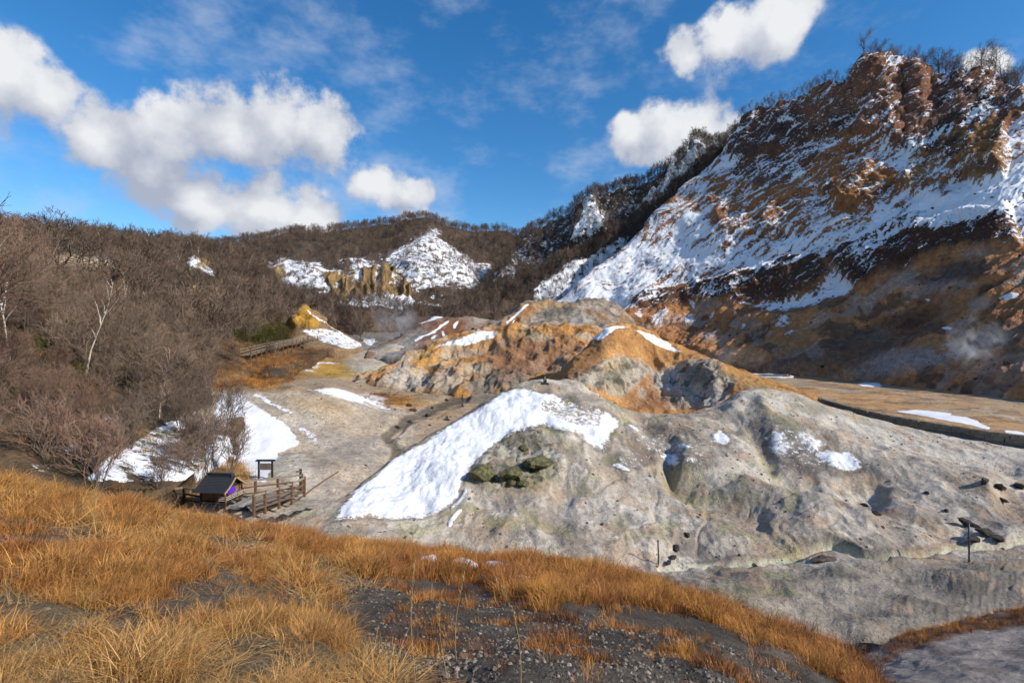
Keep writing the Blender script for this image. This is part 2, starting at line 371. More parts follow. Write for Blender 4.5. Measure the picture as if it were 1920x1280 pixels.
# fall-line gullies and strata
big = fbm(P*0.018, 3)*3.5
col_ = ridge(P*np.array([0.06,0.06,0.016]), 4, 0.5)*1.5
fine = ridge(P*np.array([0.17,0.17,0.10]), 4, 0.6)*0.95
sa = L.px.ravel()*math.cos(R(34))-L.py.ravel()*math.sin(R(34)); sb = L.px.ravel()*math.sin(R(34))+L.py.ravel()*math.cos(R(34))
sb = sb+10*fbm(P*.05, 3, .5, 12.); bd = np.c_[sa/85, sb/13, np.zeros(len(P))]
bed = ridge(bd, 4, .6); bed = np.clip(bed*.55+.2, -1, 1.3)
edge = np.clip((1050-L.px.ravel())/-60, 0, 1)
top = np.minimum(1, np.clip(4-L.t, 0, 1)*6)
top = np.repeat(top[:, None], L.shape[1], 1).ravel()
amt = (big+crag*(col_+fine+bed*1.3)+ (1-crag)*(fbm(P*0.09, 4)*1.2+bed*0.8*(1-.7*lower)))*edge
rb = np.c_[(L.px.ravel()*.64+L.py.ravel()*.77)/34, (L.px.ravel()*.77-L.py.ravel()*.64)/150, np.zeros(len(P))]
amt = amt+lower*edge*(ridge(rb, 4, .5)*1.5)
amt = amt*np.where(L.t.repeat(L.shape[1]) > 4.0, 0.3, 1)
rowt = L.t.repeat(L.shape[1]); amt = amt*np.clip(rowt*2.5, 0.15, 1)
displace(L, amt)
# ragged teeth along the crest
P = flat(L)
teeth = np.exp(-((rowt-4)/0.35)**2)*sstep(1380, 1450, L.px.ravel())*(ridge(P*np.array([.11,.11,.02]), 3)*1.6+fbm(P*.05,2)*1.5)
displace(L, teeth, (0, 0, 1)); P = flat(L); prep(L, 14, 0.06)
cliff, pill, band, dark, lower = [m for m in (cliff, pill, band, dark, lower)]
base(L, (.24,.115,.05), (.34,.155,.06), (.19,.095,.055), (.40,.22,.09), freq=0.05, k=1.1)
def blend(m, c, k=1.0):
    m = (m*k)[:, None]; L.col = L.col*(1-m)+np.array(c)*m
blend(cliff, (.15,.085,.058), .75); blend(dark, (.05,.034,.026), .85); blend(pill, (.26,.155,.06), .75); blend(band, (.29,.14,.05), .6)
n1 = fbm(P*0.06, 4, .55, 5.0); blend(cliff*sstep(.1,.5,n1), DARK, .8); blend(sstep(.25,.6,fbm(P*.11,3,.5,9.)), DKBRN, .55)
blend(M((1380,215),(1450,195),(1560,240),(1500,330),(1420,360),(1350,300)), (.07,.05,.042), .75)
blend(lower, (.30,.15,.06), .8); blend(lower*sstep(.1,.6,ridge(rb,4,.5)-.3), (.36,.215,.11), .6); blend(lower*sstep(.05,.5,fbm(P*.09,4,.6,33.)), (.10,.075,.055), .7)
ribc = ridge(rb, 4, .5); blend(lower*sstep(.35,.7,ribc), (.40,.20,.075), .6); blend(lower*sstep(.0,-.4,ribc), (.13,.06,.03), .55)  # orange ribs; paler crests and darker troughs paint relief that the shade flattens
blend(lower*sstep(.12,.28,fbm(P*np.array([.07,.07,.12]),4,.6,81.)), (.085,.065,.05), .75); blend(lower*sstep(.16,.3,fbm(P*.08,4,.6,82.)), (.33,.29,.24), .6)
paint(L, [(('e',1490,640,60,16,-30),(.36,.21,.09),.8),(('e',1400,610,40,14,-40),(.30,.17,.08),.6),(('e',1330,625,16,9),(.42,.38,.34),.7),(('e',1620,650,110,30,-15),(.09,.075,.06),.8),(('e',1700,600,80,20,-12),(.09,.052,.032),.8),
 (('e',1800,510,80,22,-8),(.07,.062,.055),.85),(('e',1780,570,55,28,-10),(.27,.16,.08),.7),(('e',1680,680,90,24,-12),(.30,.29,.26),.75),(('e',1840,640,90,22,-18),(.33,.31,.28),.7),(('e',1880,690,70,40),(.27,.21,.16),.75),(('e',1560,690,90,22,-8),(.20,.12,.065),.7),(('e',1840,572,26,16),(.36,.34,.28),.6),(('e',1450,690,70,18,-8),(.23,.15,.10),.7),(('e',1900,600,60,30),(.16,.09,.05),.6)])
nz = L.N[..., 2].ravel(); nz = np.abs(nz)
slope_in = sstep(0.38, 0.72, nz)
sn = 0.60+0.12*slope_in+0.14*fbm(P*0.05, 4, .6, 23.)-0.26*(bed-.4)+0.30*fbm(bd*1.9, 4, .7, 50.)
sn = sn-0.15*cliff-0.11*pill-0.11*band-0.23*dark
sn = sn+0.20*M((1660,440),(1750,380),(1900,330),(1960,250),(2700,200),(2700,450),(1930,400),(1800,410),(1700,440),(1620,480))
sn = sn+0.16*M((1050,570),(1150,480),(1300,400),(1370,440),(1450,450),(1600,440),(1500,490),(1350,510),(1180,560),(1110,600))
sn = sn+0.26*M((1560,480),(1640,405),(1760,362),(1850,335),(1930,300),(2300,300),(2300,440),(1930,405),(1800,408),(1700,425),(1610,490), soft=16)
sn = sn+0.16*M((1470,585),(1560,520),(1640,520),(1660,560),(1540,600))+.14*M((1660,280),(1740,250),(1850,200),(1800,290),(1700,320))
snow_low = sstep(0.0, 0.3, fbm(P*0.08, 3, .5, 61.))
sn = sn*(1-lower)+lower*0.0
L.snow = np.clip(sn, 0, 1)
streak = M((1110,600),(1180,560),(1400,560),(1540,590),(1480,640),(1300,610),(1180,615))*sstep(.05,.35, fbm(P*np.array([.12,.12,.03]),3,.5,31.))
L.snow = np.maximum(L.snow, streak*0.55)
snow(L, [(('e',1895,560,26,8,-15),.8),(('e',1783,609,12,4),.8),(('e',1735,565,8,4),.7)])
L.col = L.col*np.array((1.22,1.08,1.08))*(1+.15*lower[:, None])  # colour of the lower slope lifted to make up for its shade
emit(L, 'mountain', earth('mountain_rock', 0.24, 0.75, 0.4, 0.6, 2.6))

# ---- wooded slope on the left
b0 = [(-1200,1000,16),(-300,930,20),(0,905,22),(200,920,25),(320,915,28),(430,820,42),(520,705,76),(640,652,148),(680,640,165)]
b1 = [(-1200,640,26),(-300,720,27),(0,715,32),(200,770,37),(320,800,42),(430,760,56),(520,668,105),(640,640,165),(680,636,172)]
b2 = [(-1200,420,40),(-300,520,42),(0,575,50),(200,630,58),(320,660,66),(430,650,90),(520,625,140),(640,618,192),(680,632,180)]
b3 = [(-1200,250,70),(-300,420,78),(0,490,92),(200,530,98),(320,545,115),(430,570,150),(480,560,180),(520,572,200),(640,606,220),(680,628,188)]
b4 = [(-1200,150,110),(-300,385,120),(0,456,150),(200,482,165),(320,490,185),(430,508,225),(480,530,240),(520,556,246),(580,580,240),(640,600,240),(680,625,195)]
b5 = [(-1200,120,150),(-300,372,160),(0,446,190),(130,452,200),(200,462,220),(320,468,260),(430,476,290),(480,510,290),(520,545,285),(580,575,270),(640,596,260),(680,622,205)]
L = B = loft('B', cols(-1200, 680, 330), [b0, b1, b2, b3, b4, b5]+back_rows(b5, [(30,5),(100,40)]), [45, 45, 45, 45, 40, 5, 4], 4)
prep(L, 12, 0.06); P = flat(L)
displace(L, fbm(P*0.05, 4)*1.2+fbm(P*.3, 3)*.25)
ledge = area_mask(L, ('p', [(75,482),(110,476),(180,480),(235,488),(225,505),(120,500)]), 5)
outc = np.maximum(area_mask(L, ('e', 372,492,16,16)), area_mask(L, ('e', 372,545,18,9)))
displace(L, (ledge+outc)*ridge(P*.12, 3)*1.6)
prep(L, 12, 0.06); P = flat(L)
base(L, (.075,.052,.035), (.13,.085,.048), (.06,.05,.035), freq=0.1)
paint(L, [(('p', [(75,482),(110,476),(180,480),(235,488),(225,505),(120,500)]), (.42,.33,.22), .9), (('e',380,495,14,14),(.40,.27,.12),.9), (('e',368,545,20,8),(.46,.33,.13),.9), (('e',500,660,60,30),(.22,.12,.045),.8),(('e',450,720,50,25),(.27,.15,.055),.8),(('e',560,640,40,16),(.26,.14,.05),.7)])
L.snow = 0.22+0.1*fbm(P*.08, 3)
snow(L, [(('p', [(75,480),(235,486),(225,494),(120,488)]), .62), (('e',365,490,14,20,10),.7), (('e',395,510,30,12,30),.55), (('e',285,480,14,6),.6), (('l', [(120,860),(190,800),(260,755),(310,735)], 13), .46), (('p', [(150,905),(200,860),(290,800),(380,760),(440,760),(440,900),(300,910)]), .56), (('e',60,880,60,20),.5)], 8)
emit(L, 'hillside', earth('hillside_soil', 0.5, 0.6, 0.4, 0.5, 1.0))

# ---- valley floor (left and middle)
v = [[(150,1030,25),(300,990,26.5),(400,990,27),(570,1005,27),(700,1000,28),(900,900,40),(1200,850,50)],
     [(150,985,28),(300,945,29.8),(450,945,30.5),(570,943,31.2),(650,905,36),(720,870,42),(800,815,54),(900,790,60),(1200,800,60)],
     [(150,930,32),(300,885,36),(450,872,39),(570,850,42),(650,830,46),(720,808,52),(800,788,60),(900,775,66),(1200,780,66)],
     [(150,850,40),(300,795,46),(430,740,56),(540,731,62),(600,734,63),(650,748,63),(720,775,62),(800,765,70),(900,757,76),(1200,760,76)],
     [(150,800,55),(300,742,66),(430,712,78),(540,722,76),(650,735,78),(720,748,80),(800,745,84),(900,740,90),(1200,740,90)],
     [(150,760,75),(300,715,85),(430,690,92),(540,700,95),(650,716,100),(720,722,104),(900,728,108),(1200,728,108)],
     [(150,720,100),(300,690,110),(430,660,118),(540,670,122),(650,690,125),(720,695,128),(900,692,135),(1200,690,135)],
     [(150,690,130),(300,665,140),(430,640,150),(540,645,150),(650,650,155),(720,648,165),(900,640,180),(1200,640,180)],
     [(150,660,170),(430,628,190),(650,622,205),(720,624,215),(900,612,240),(1200,600,260)]]
L = Vf = loft('V2', cols(150, 1200, 430), v, [30, 40, 40, 26, 24, 26, 24, 16])
P = flat(L)
def bumpat(px, py, r, h):
    c, _ = spot(L, px, py); d = np.hypot(P[:,0]-c.x, P[:,1]-c.y); return h*np.exp(-(d/r)**2)
hump = bumpat(735,668,9,3.2)+bumpat(690,640,8,2.6)+bumpat(700,690,6,1.2)+bumpat(780,650,10,2.5)+bumpat(660,760,7,.8)+bumpat(600,735,8,.6)
creek = seg_dist(L.px.ravel(), L.py.ravel(), [(735,875),(745,845),(725,820),(760,790),(820,765),(870,745),(840,725),(770,715),(720,700)], False)
displace(L, hump+fbm(P*.06,4)*.7+fbm(P*.35,4)*.16-0.55*(1-sstep(4,16,creek)), (0,0,1))
prep(L, 9, 0.12); P = flat(L)
base(L, (.38,.325,.265), (.47,.38,.28), (.36,.29,.225), (.50,.44,.36), freq=0.12, k=1.2)
paint(L, [(('p',[(500,735),(640,745),(730,800),(690,830),(600,790),(520,770)]),(.45,.36,.26),.8), (('p',[(330,650),(620,640),(660,690),(600,730),(500,735),(430,735),(330,730)]),(.27,.155,.06),.9),
 (('e',620,695,60,16,10),(.40,.24,.05),.9),(('e',660,690,40,12,20),(.30,.20,.06),.7),(('e',800,690,30,12,-20),(.40,.20,.09),.7),(('e',745,670,40,14,-10),(.40,.37,.28),.8),(('e',695,695,50,10,15),(.42,.40,.33),.8),(('e',600,720,60,8,0),(.35,.33,.29),.8),
 (('e',760,752,56,12,5),(.48,.27,.07),.95),(('e',840,770,60,14,-25),(.42,.27,.13),.7),(('e',600,760,60,16,15),(.46,.33,.19),.6),(('p',[(560,712),(900,722),(1000,735),(900,760),(800,765),(700,745),(560,730)]),(.33,.22,.12),.65),(('p',[(800,800),(860,770),(960,720),(1000,735),(880,800),(760,850)]),(.36,.25,.15),.7),(('e',900,745,50,12,-10),(.16,.14,.125),.7),
 (('e',690,640,60,14),(.14,.125,.115),.8),(('e',730,620,60,16),(.12,.11,.11),.8),(('l',[(735,875),(745,845),(725,820),(760,790),(820,765),(870,745),(840,725),(770,715),(720,700)],9),(.09,.075,.06),.8),(('e',560,960,40,20,-30),(.30,.27,.2),.6),
 (('p',[(280,880),(420,870),(470,940),(300,960)]),(.22,.14,.07),.8)])
snow(L, [(('p',[(410,738),(450,735),(540,800),(560,830),(520,850),(500,905),(470,905),(440,860),(400,800)]),.85),(('p',[(455,732),(480,735),(560,775),(545,780)]),.8),(('e',590,828,30,7,10),.55),(('e',570,810,30,10,25),.56),(('p',[(570,728),(640,726),(735,762),(735,772),(680,758),(610,742)]),.75),
 (('e',700,745,45,8,15),.52),(('e',610,682,45,6,-5),.56),(('e',580,690,40,5),.5),(('e',690,640,22,8,30),.55),(('p',[(180,870),(300,810),(420,760),(440,900),(300,900)]),.52)], 12)
emit(L, 'valley_floor', earth('valley_soil', 0.9, 0.55, 0.4, 0.42, 1.2))

# ---- flat ground under the mountain
f0 = [(1250,720,165),(1380,716,150),(1480,745,106),(1600,785,77),(1750,824,60),(1920,850,53),(2300,900,44),(2700,950,40)]
f1 = [(1250,712,170),(1380,709,156),(1480,727,122),(1600,757,92),(1750,787,72),(1920,812,62),(2300,860,50),(2700,900,44)]
f2 = [(1250,700,180),(1380,702,172),(1480,711,147),(1600,732,116),(1750,752,95),(1920,775,79),(2300,815,62),(2700,850,54)]
f3 = [(1250,690,200),(1380,695,192),(1480,700,177),(1600,710,155),(1750,724,130),(1920,742,106),(2300,770,82),(2700,800,70)]
L = Rf = loft('R', cols(1250, 2700, 300), [f0, f1, f2, f3], [16, 30, 24])
prep(L, 9, 0.1); P = flat(L); displace(L, fbm(P*.08,4)*.35+fbm(P*.4,3)*.06, (0,0,1))
# lower the strip in front of the retaining wall
t_ = L.t.repeat(L.shape[1]); displace(L, -1.3*(1-sstep(0.72,0.8,t_)), (0,0,1)); prep(L, 9, .1); P = flat(L)
base(L, (.46,.26,.11), (.36,.25,.15), (.50,.30,.14), (.38,.29,.19), freq=0.1, k=1.3)
blend(sstep(.08,.25,fbm(P*np.array([.10,.05,.1]),5,.62,14.)), (.40,.32,.23), .6); blend(sstep(.2,.32,fbm(P*.15,5,.62,15.)), (.20,.12,.07), .6)
paint(L, [(('e',1470,712,80,10,5),(.33,.26,.20),.7),(('e',1900,745,80,16),(.33,.27,.2),.7),(('e',1550,722,50,8,10),(.24,.15,.09),.6)])
L.col[t_ < 0.76] = np.array((.16,.13,.10))
snow(L, [(('p',[(1612,716),(1655,718),(1650,726),(1615,722)]),.9),(('p',[(1672,768),(1720,768),(1800,780),(1858,803),(1850,806),(1780,793)]),.85),(('e',1900,812,26,5,8),.8)], 3)
emit(L, 'flat_ground', earth('flat_soil', 0.8, 0.45, 0.3, 0.18, 1.0))

# ---- small hills in the back of the valley
L = F4 = loft('F4', cols(890, 1190, 120), [[(890,640,140),(1190,650,150)], [(890,630,150),(950,618,156),(1030,605,164),(1110,600,170),(1190,630,165)],
   [(890,622,156),(920,616,160),(950,596,168),(990,573,175),(1030,569,178),(1060,571,178),(1110,563,182),(1150,575,184),(1190,610,180)]]+back_rows([(890,622,156),(950,596,168),(990,573,175),(1060,571,178),(1110,563,182),(1190,610,180)], [(10,3),(30,14)]), [24, 40, 5, 5], 7)
prep(L, 5, .1); P = flat(L); displace(L, fbm(P*.09,4)*1.0+ridge(P*np.array([.15,.1,.06]),4)*1.0); prep(L, 5, .1); P = flat(L)
base(L, (.34,.28,.22), (.20,.165,.135), (.40,.33,.26), freq=.14, k=1.4); blend(sstep(.1,.25,fbm(P*.2,4,.6,5.)), (.10,.095,.075), .6); blend(sstep(.1,.25,fbm(P*.12,4,.6,25.)), (.36,.2,.09), .6); paint(L, [(('p',[(920,620),(985,568),(1010,575),(960,625)]),(.34,.17,.07),.9),(('e',1050,585,40,12,-8),(.10,.095,.085),.8),(('e',1090,595,25,12),(.36,.34,.31),.7),(('e',1030,572,60,5),(.38,.26,.13),.7)])
snow(L, [(('l',[(988,572),(968,588),(948,604)],2.5),.8),(('l',[(962,600),(956,610)],2),.7)])
emit(L, 'back_mound', earth('back_mound_soil', 0.45, 0.6, 0.4, 0.25, 1.0))
L = F5 = loft('F5', cols(690, 970, 120), [[(690,672,138),(800,680,132),(970,660,140)], [(690,662,145),(770,645,152),(840,630,158),(900,628,162),(970,628,164)],
   [(690,657,150),(730,642,160),(770,626,170),(800,608,176),(840,599,180),(880,597,182),(930,601,185),(970,612,185)]]+back_rows([(690,657,150),(770,626,170),(800,608,176),(880,597,182),(970,612,185)], [(10,3),(30,14)]), [24, 44, 5, 5], 7)
prep(L, 5, .1); P = flat(L); displace(L, fbm(P*.09,4)*.9+ridge(P*.16,3)*.4); prep(L, 5, .1)
base(L, (.24,.14,.09), (.19,.10,.06), (.28,.2,.15), freq=.09); paint(L, [(('e',900,600,40,7),(.36,.31,.25),.8),(('p',[(690,672),(770,625),(800,612),(770,660),(720,690)]),(.30,.285,.26),.85),(('e',850,615,34,14,-20),(.20,.085,.04),.8)])
snow(L, [(('l',[(838,604),(800,628),(780,638)],3),.7),(('e',830,625,12,5,60),.58),(('e',855,610,5,10,20),.7),(('e',815,632,12,4,-40),.55)], 3)
emit(L, 'back_mound', earth('red_mound_soil', 0.45, 0.6, 0.4, 0.25, 1.0))
L = F6 = loft('F6', cols(750, 880, 70), [[(750,640,185),(880,640,185)], [(750,622,192),(790,604,198),(820,592,202),(850,600,204),(880,618,204)]]+back_rows([(750,622,192),(820,592,202),(880,618,204)], [(14,4),(40,16)]), [26, 4, 4], 7)
prep(L, 5, .1); P = flat(L); displace(L, fbm(P*.09,4)*1.2)
base(L, (.10,.075,.06), (.16,.11,.085), freq=.1); snow(L, [(('p',[(765,606),(810,592),(840,596),(800,612)]),.62)], 4)
emit(L, 'back_mound', earth('dark_mound_soil', 0.4, 0.6, 0.4, 0.4, 1.0))
yr = [(525,620,165),(545,600,160),(558,584,158),(570,578,158),(585,585,158),(600,598,160),(640,622,163),(680,644,165),(705,655,165)]
L = Yr = loft('Y', cols(525, 705, 110), [[(525,652,138),(620,655,136),(705,662,150)], [(525,636,150),(560,622,148),(620,636,148),(705,658,158)], yr]+back_rows(yr, [(8,4),(24,14)]), [24, 44, 4, 4], 7)
prep(L, 4, .12); P = flat(L)
ym = area_mask(L, ('p', [(538,612),(570,574),(612,606),(600,618),(560,612)]), 4)
displace(L, fbm(P*.12,4)*.6+ym*(ridge(P*.25,4)*1.1+.2)); prep(L, 4, .12)
base(L, (.30,.2,.11), (.22,.14,.08), freq=.2); paint(L, [(('p', [(536,614),(556,586),(570,570),(584,582),(604,602),(590,614),(560,610)]), (.46,.25,.04), .9), (('e',608,622,10,5),(.55,.33,.07),.8)], 4)
snow(L, [(('p',[(560,618),(600,612),(640,622),(695,650),(650,655),(600,640)]),.56),(('l',[(575,582),(610,604),(640,624)],2.5),.6)], 4)
emit(L, 'sulphur_rock', earth('sulphur_rock_soil', 0.6, 0.8, 0.5, 0.4, 1.0))

# ---- the long orange mound in the middle
c3 = [(640,724,110),(690,709,112),(740,686,116),(790,661,120),(840,639,124),(880,626,126),(930,618,128),(1000,614,128),(1050,615,127),(1090,618,126),(1150,640,120),(1230,680,112)]
L = F3 = loft('F3', cols(640, 1230, 300), [[(640,732,104),(690,728,102),(800,742,95),(900,755,88),(1000,752,88),(1100,750,88),(1230,750,88)],
   [(640,729,107),(690,720,107),(760,712,105),(800,710,104),(880,708,101),(950,712,99),(1000,706,100),(1100,705,98),(1230,715,96)],
   [(640,726,109),(690,713,110),(760,688,112),(880,664,115),(1000,656,116),(1100,660,113),(1230,695,104)], c3]+back_rows(c3, [(8,2.5),(26,12)]), [34, 50, 50, 6, 5], 4)
prep(L, 7, .1); P = flat(L)
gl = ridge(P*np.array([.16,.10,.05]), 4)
knob = np.maximum(area_mask(L, ('e',1010,628,36,9)), area_mask(L, ('e',1060,650,30,9,-20)))
foot = area_mask(L, ('p',[(690,725),(800,690),(900,690),(1000,690),(980,740),(860,735),(760,735)]), 8)
displace(L, fbm(P*.06,3)*1.1+gl*(1.05+.4*foot)+knob*(ridge(P*.5,3)*.5+.3)); prep(L, 7, .1); P = flat(L)
base(L, (.42,.19,.06), (.30,.145,.065), (.46,.22,.065), (.42,.30,.18), freq=.1, k=1.3)
paint(L, [(('p',[(690,725),(760,680),(790,690),(810,720),(760,735)]),(.46,.43,.37),.85),(('e',830,712,50,18,-10),(.40,.36,.29),.75),(('e',960,640,70,14,-5),(.27,.155,.09),.7),(('e',960,675,70,22,-8),(.25,.155,.09),.7),(('e',800,670,40,18,-45),(.50,.27,.07),.7),  # brown ellipses: shaded middle of the mound, put into the colour
  (('p',[(860,725),(930,690),(1000,690),(990,735),(900,745)]),(.21,.195,.165),.85),(('e',925,697,30,7,-8),(.10,.10,.07),.8),(('e',1000,625,40,8),(.24,.21,.15),.8),(('e',1000,632,22,6),(.08,.075,.06),.8),(('e',1060,652,26,7,-20),(.26,.2,.12),.7),(('e',1075,632,20,8),(.46,.36,.22),.7),(('e',900,690,30,12,-10),(.47,.41,.30),.6),(('e',760,670,20,10,-40),(.48,.44,.38),.7)])
blend(sstep(.0,.7,gl-.25)*(1-foot), (.50,.25,.07), .4); blend(sstep(.15,.3,fbm(P*.13,4,.6,66.))*(1-foot), (.46,.40,.31), .6); blend(area_mask(L, ('p',[(920,640),(1060,625),(1100,650),(1040,700),(940,710),(900,680)]), 14), (.24,.13,.075), .7); blend(sstep(-.1,-.8,gl)*(1-foot), (.20,.10,.05), .6)  # brown middle patch paints the shaded centre of the mound
dk = sstep(.15,.5,fbm(P*.5,3,.55,8.))*np.maximum(foot, knob); L.col = L.col*(1-.55*dk[:,None])
snow(L, [(('p',[(775,668),(840,638),(900,618),(935,618),(925,632),(880,648),(830,650)]),.66)], 5)
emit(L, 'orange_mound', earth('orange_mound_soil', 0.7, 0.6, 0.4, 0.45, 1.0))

# ---- crater mound
c2 = [(1030,714,78),(1060,694,82),(1090,664,86),(1120,634,89),(1145,614,90),(1165,610,90.5),(1190,613,91),(1220,626,91),(1270,653,92),(1350,686,94),(1420,710,96),(1450,721,95),(1530,748,90)]
L = F2 = loft('F2', cols(1030, 1530, 300), [[(1030,770,63),(1100,800,60.5),(1200,812,60),(1300,812,61),(1400,785,63),(1530,770,68)],
   [(1030,742,67),(1080,730,67),(1130,748,69),(1180,757,72),(1230,757,74),(1300,757,72),(1350,750,69),(1400,738,68),(1450,741,72),(1530,756,77)],
   [(1030,722,72),(1080,702,71),(1140,682,76),(1200,684,82),(1230,688,83),(1260,688,82),(1300,682,78),(1340,684,74.5),(1400,714,74),(1450,730,78),(1530,750,80)], c2]+back_rows(c2, [(6,1.5),(24,12)]), [20, 70, 70, 6, 5])
prep(L, 7, .12); P = flat(L)
wall = area_mask(L, ('p',[(1075,705),(1110,690),(1150,672),(1200,685),(1230,705),(1290,680),(1345,682),(1380,715),(1340,765),(1240,775),(1200,745),(1170,745),(1120,730)]), 7)
bowl = area_mask(L, ('p',[(1130,740),(1170,748),(1195,720),(1215,705),(1240,735),(1250,765),(1330,765),(1330,800),(1130,800)]), 6)
wl = wall*(1-bowl)
displace(L, fbm(P*.07,3)*.5+wl*(ridge(P*np.array([.25,.25,.13]),4)*.75-.35+fbm(P*.6,3)*.3)+(1-wl)*(fbm(P*.4,3)*.12+(ridge(P*np.array([.20,.12,.06]),4,.5)-.3)*.55)); prep(L, 6, .14); P = flat(L)
base(L, (.46,.225,.07), (.36,.18,.07), (.48,.26,.095), freq=.12, k=1.2)
blend(wl, (.42,.385,.32), .85)
paint(L, [(('e',1150,690,34,13,-15),(.44,.33,.16),.6),(('e',1160,725,20,20),(.46,.38,.24),.6),(('e',1255,715,34,26),(.42,.41,.39),.8),(('e',1310,700,30,20),(.17,.155,.13),.75),(('e',1150,705,30,14,-10),(.17,.16,.13),.7),(('e',1090,715,20,14),(.40,.38,.32),.8),(('e',1330,745,30,18),(.38,.37,.36),.7),(('e',1220,750,50,20),(.30,.16,.085),.85),(('e',1205,735,9,12),(.44,.38,.32),.7),(('e',1240,645,40,12,22),(.40,.215,.075),.7),
   (('p',[(1345,690),(1400,700),(1460,730),(1440,735),(1380,712)]),(.30,.20,.08),.6),(('e',1440,735,50,8,15),(.17,.16,.12),.7),(('p',[(1050,715),(1120,640),(1140,640),(1110,690),(1080,712)]),(.26,.135,.06),.8)])  # last entry: shade on the left flank painted in as brown
dk = sstep(.1,.5,fbm(P*.45,4,.6,18.))*wl; L.col = L.col*(1-.6*dk[:,None])
snow(L, [(('p',[(1100,640),(1120,618),(1160,607),(1190,612),(1160,618),(1140,630),(1130,640)]),.66),(('p',[(1185,616),(1225,628),(1278,660),(1265,662),(1215,640)]),.75)], 4)
emit(L, 'crater_mound', earth('crater_mound_soil', 0.9, 0.65, 0.4, 0.35, 1.0))

# ---- the big grey mound in front
c1 = [(500,985,29.5),(560,975,31),(610,958,32),(650,936,33.5),(690,905,36.5),(740,865,40),(800,822,44),(870,780,48),(920,750,51),(960,729,54),(990,718,55.5),(1020,714,56),(1060,713,57),(1080,717,57),(1110,738,57),(1145,759,57),(1180,772,57),(1225,779,57.5),(1270,779,58),(1310,772,59),(1350,760,60),(1375,745,60.5),(1395,735,61),(1430,731,62),(1480,738,62),(1550,762,62),(1650,792,62),(1750,815,61),(1920,846,58),(2300,900,54),(2700,950,50)]
h0 = [(500,1090,21),(800,1130,21),(1000,1140,21.5),(1300,1140,22),(1500,1200,19),(1700,1230,18.5),(1920,1215,19.5),(2300,1200,20),(2700,1200,20)]
h1 = [(500,1004,27.5),(650,1012,27.5),(800,1040,27),(1000,1060,27),(1240,1064,28),(1500,1057,28.6),(1700,1056,28.7),(1900,1036,30),(2300,1010,32),(2700,1000,33)]
h2 = [(500,996,28.2),(560,988,29),(650,965,31),(800,978,31),(1000,990,31),(1240,1002,32),(1500,992,33),(1700,990,33),(1900,978,35),(2300,965,36),(2700,960,36)]
h3 = [(500,990,28.9),(560,981,30),(650,950,32.4),(740,905,36.5),(870,858,40),(1000,848,42),(1120,860,42.5),(1240,882,42),(1380,870,44),(1500,880,44),(1700,905,42.5),(1900,915,43),(2300,930,42),(2700,950,41)]
L = F1 = loft('F1', cols(500, 2700, 680), [h0, h1, h2, h3, c1]+back_rows(c1, [(2.5,1.0),(9,5),(20,9)]), [30, 44, 84, 108, 10, 6, 4])
prep(L, 10, .2); P = flat(L)
rowt = L.t.repeat(L.shape[1]); fr = sstep(4.6, 3.6, rowt)
furrow = ridge(P*np.array([.22,.16,.1]), 4)*.34+ridge(P*np.array([.9,.35,.4]), 3)*.09
stream = seg_dist(L.px.ravel(), L.py.ravel(), [(1240,1062),(1330,1056),(1420,1052),(1500,1040),(1560,1032),(1640,1052),(1720,1042),(1800,1026),(1920,1018),(2100,1012)], False)
st = 1-sstep(5, 8, stream+4*fbm(P*.5, 3))
bank = (1-sstep(6, 17, stream+6*fbm(P*.4, 3, .5, 3.)))*(1-st)
gul = np.minimum(seg_dist(L.px.ravel(), L.py.ravel(), [(1190,790),(1250,830),(1262,900),(1290,905),(1400,900),(1600,960),(1800,1000)], False), seg_dist(L.px.ravel(), L.py.ravel(), [(1400,770),(1430,830),(1450,890),(1520,905)], False))
fold = ridge(np.c_[L.px.ravel()/120+.8*fbm(P*.1,2), rowt*.7, np.zeros(len(P))], 3, .45); fmask = sstep(1000, 1180, L.px.ravel())
rx = L.px.ravel()/170+1.1*fbm(P*.07, 3, .5, 7.); rbrk = sstep(-.25, .25, fbm(P*.12, 3, .5, 53.)); rl = np.abs(pn(np.c_[rx, rowt*.8, np.zeros(len(P))])); rl2 = np.abs(pn(np.c_[rx*2.7+5, rowt*1.6, np.full(len(P), 3.3)]))
rillm = rbrk*(1-sstep(0, .07, rl))*sstep(.9,1.7,rowt)*sstep(3.9,3.2,rowt)*sstep(980,1100,L.px.ravel()); rillm2 = (1-rbrk*.8)*(1-sstep(0, .10, rl2))*sstep(.7,1.4,rowt)*sstep(4,3.5,rowt)*sstep(980,1100,L.px.ravel())
lmx = L.px.ravel()+14*fbm(P*.15,3,.5,2.); lmy = L.py.ravel()+10*fbm(P*.15,3,.5,8.)
def line_m(pts, w_): return np.exp(-(seg_dist(lmx, lmy, pts, False)/w_)**2)
shape = 1.0*line_m([(1120,770),(1210,830),(1330,885),(1480,945),(1620,985)], 26)-.9*line_m([(1190,800),(1250,850),(1262,905),(1300,930),(1420,975)], 20)+.8*line_m([(1400,745),(1440,800),(1560,850),(1700,890),(1850,940)], 28)-1.0*line_m([(1390,790),(1440,850),(1500,905),(1640,930)], 24)+.5*line_m([(1050,830),(1090,900),(1180,960),(1230,1010)], 30)-.55*line_m([(1060,930),(1050,990)], 22)-.5*line_m([(1560,800),(1700,850),(1900,890)], 16)
shape = shape*sstep(.8,1.5,rowt)*sstep(4.,3.4,rowt)
lobes = fbm(P*np.array([.07,.07,.05]), 2, .5, 4.)
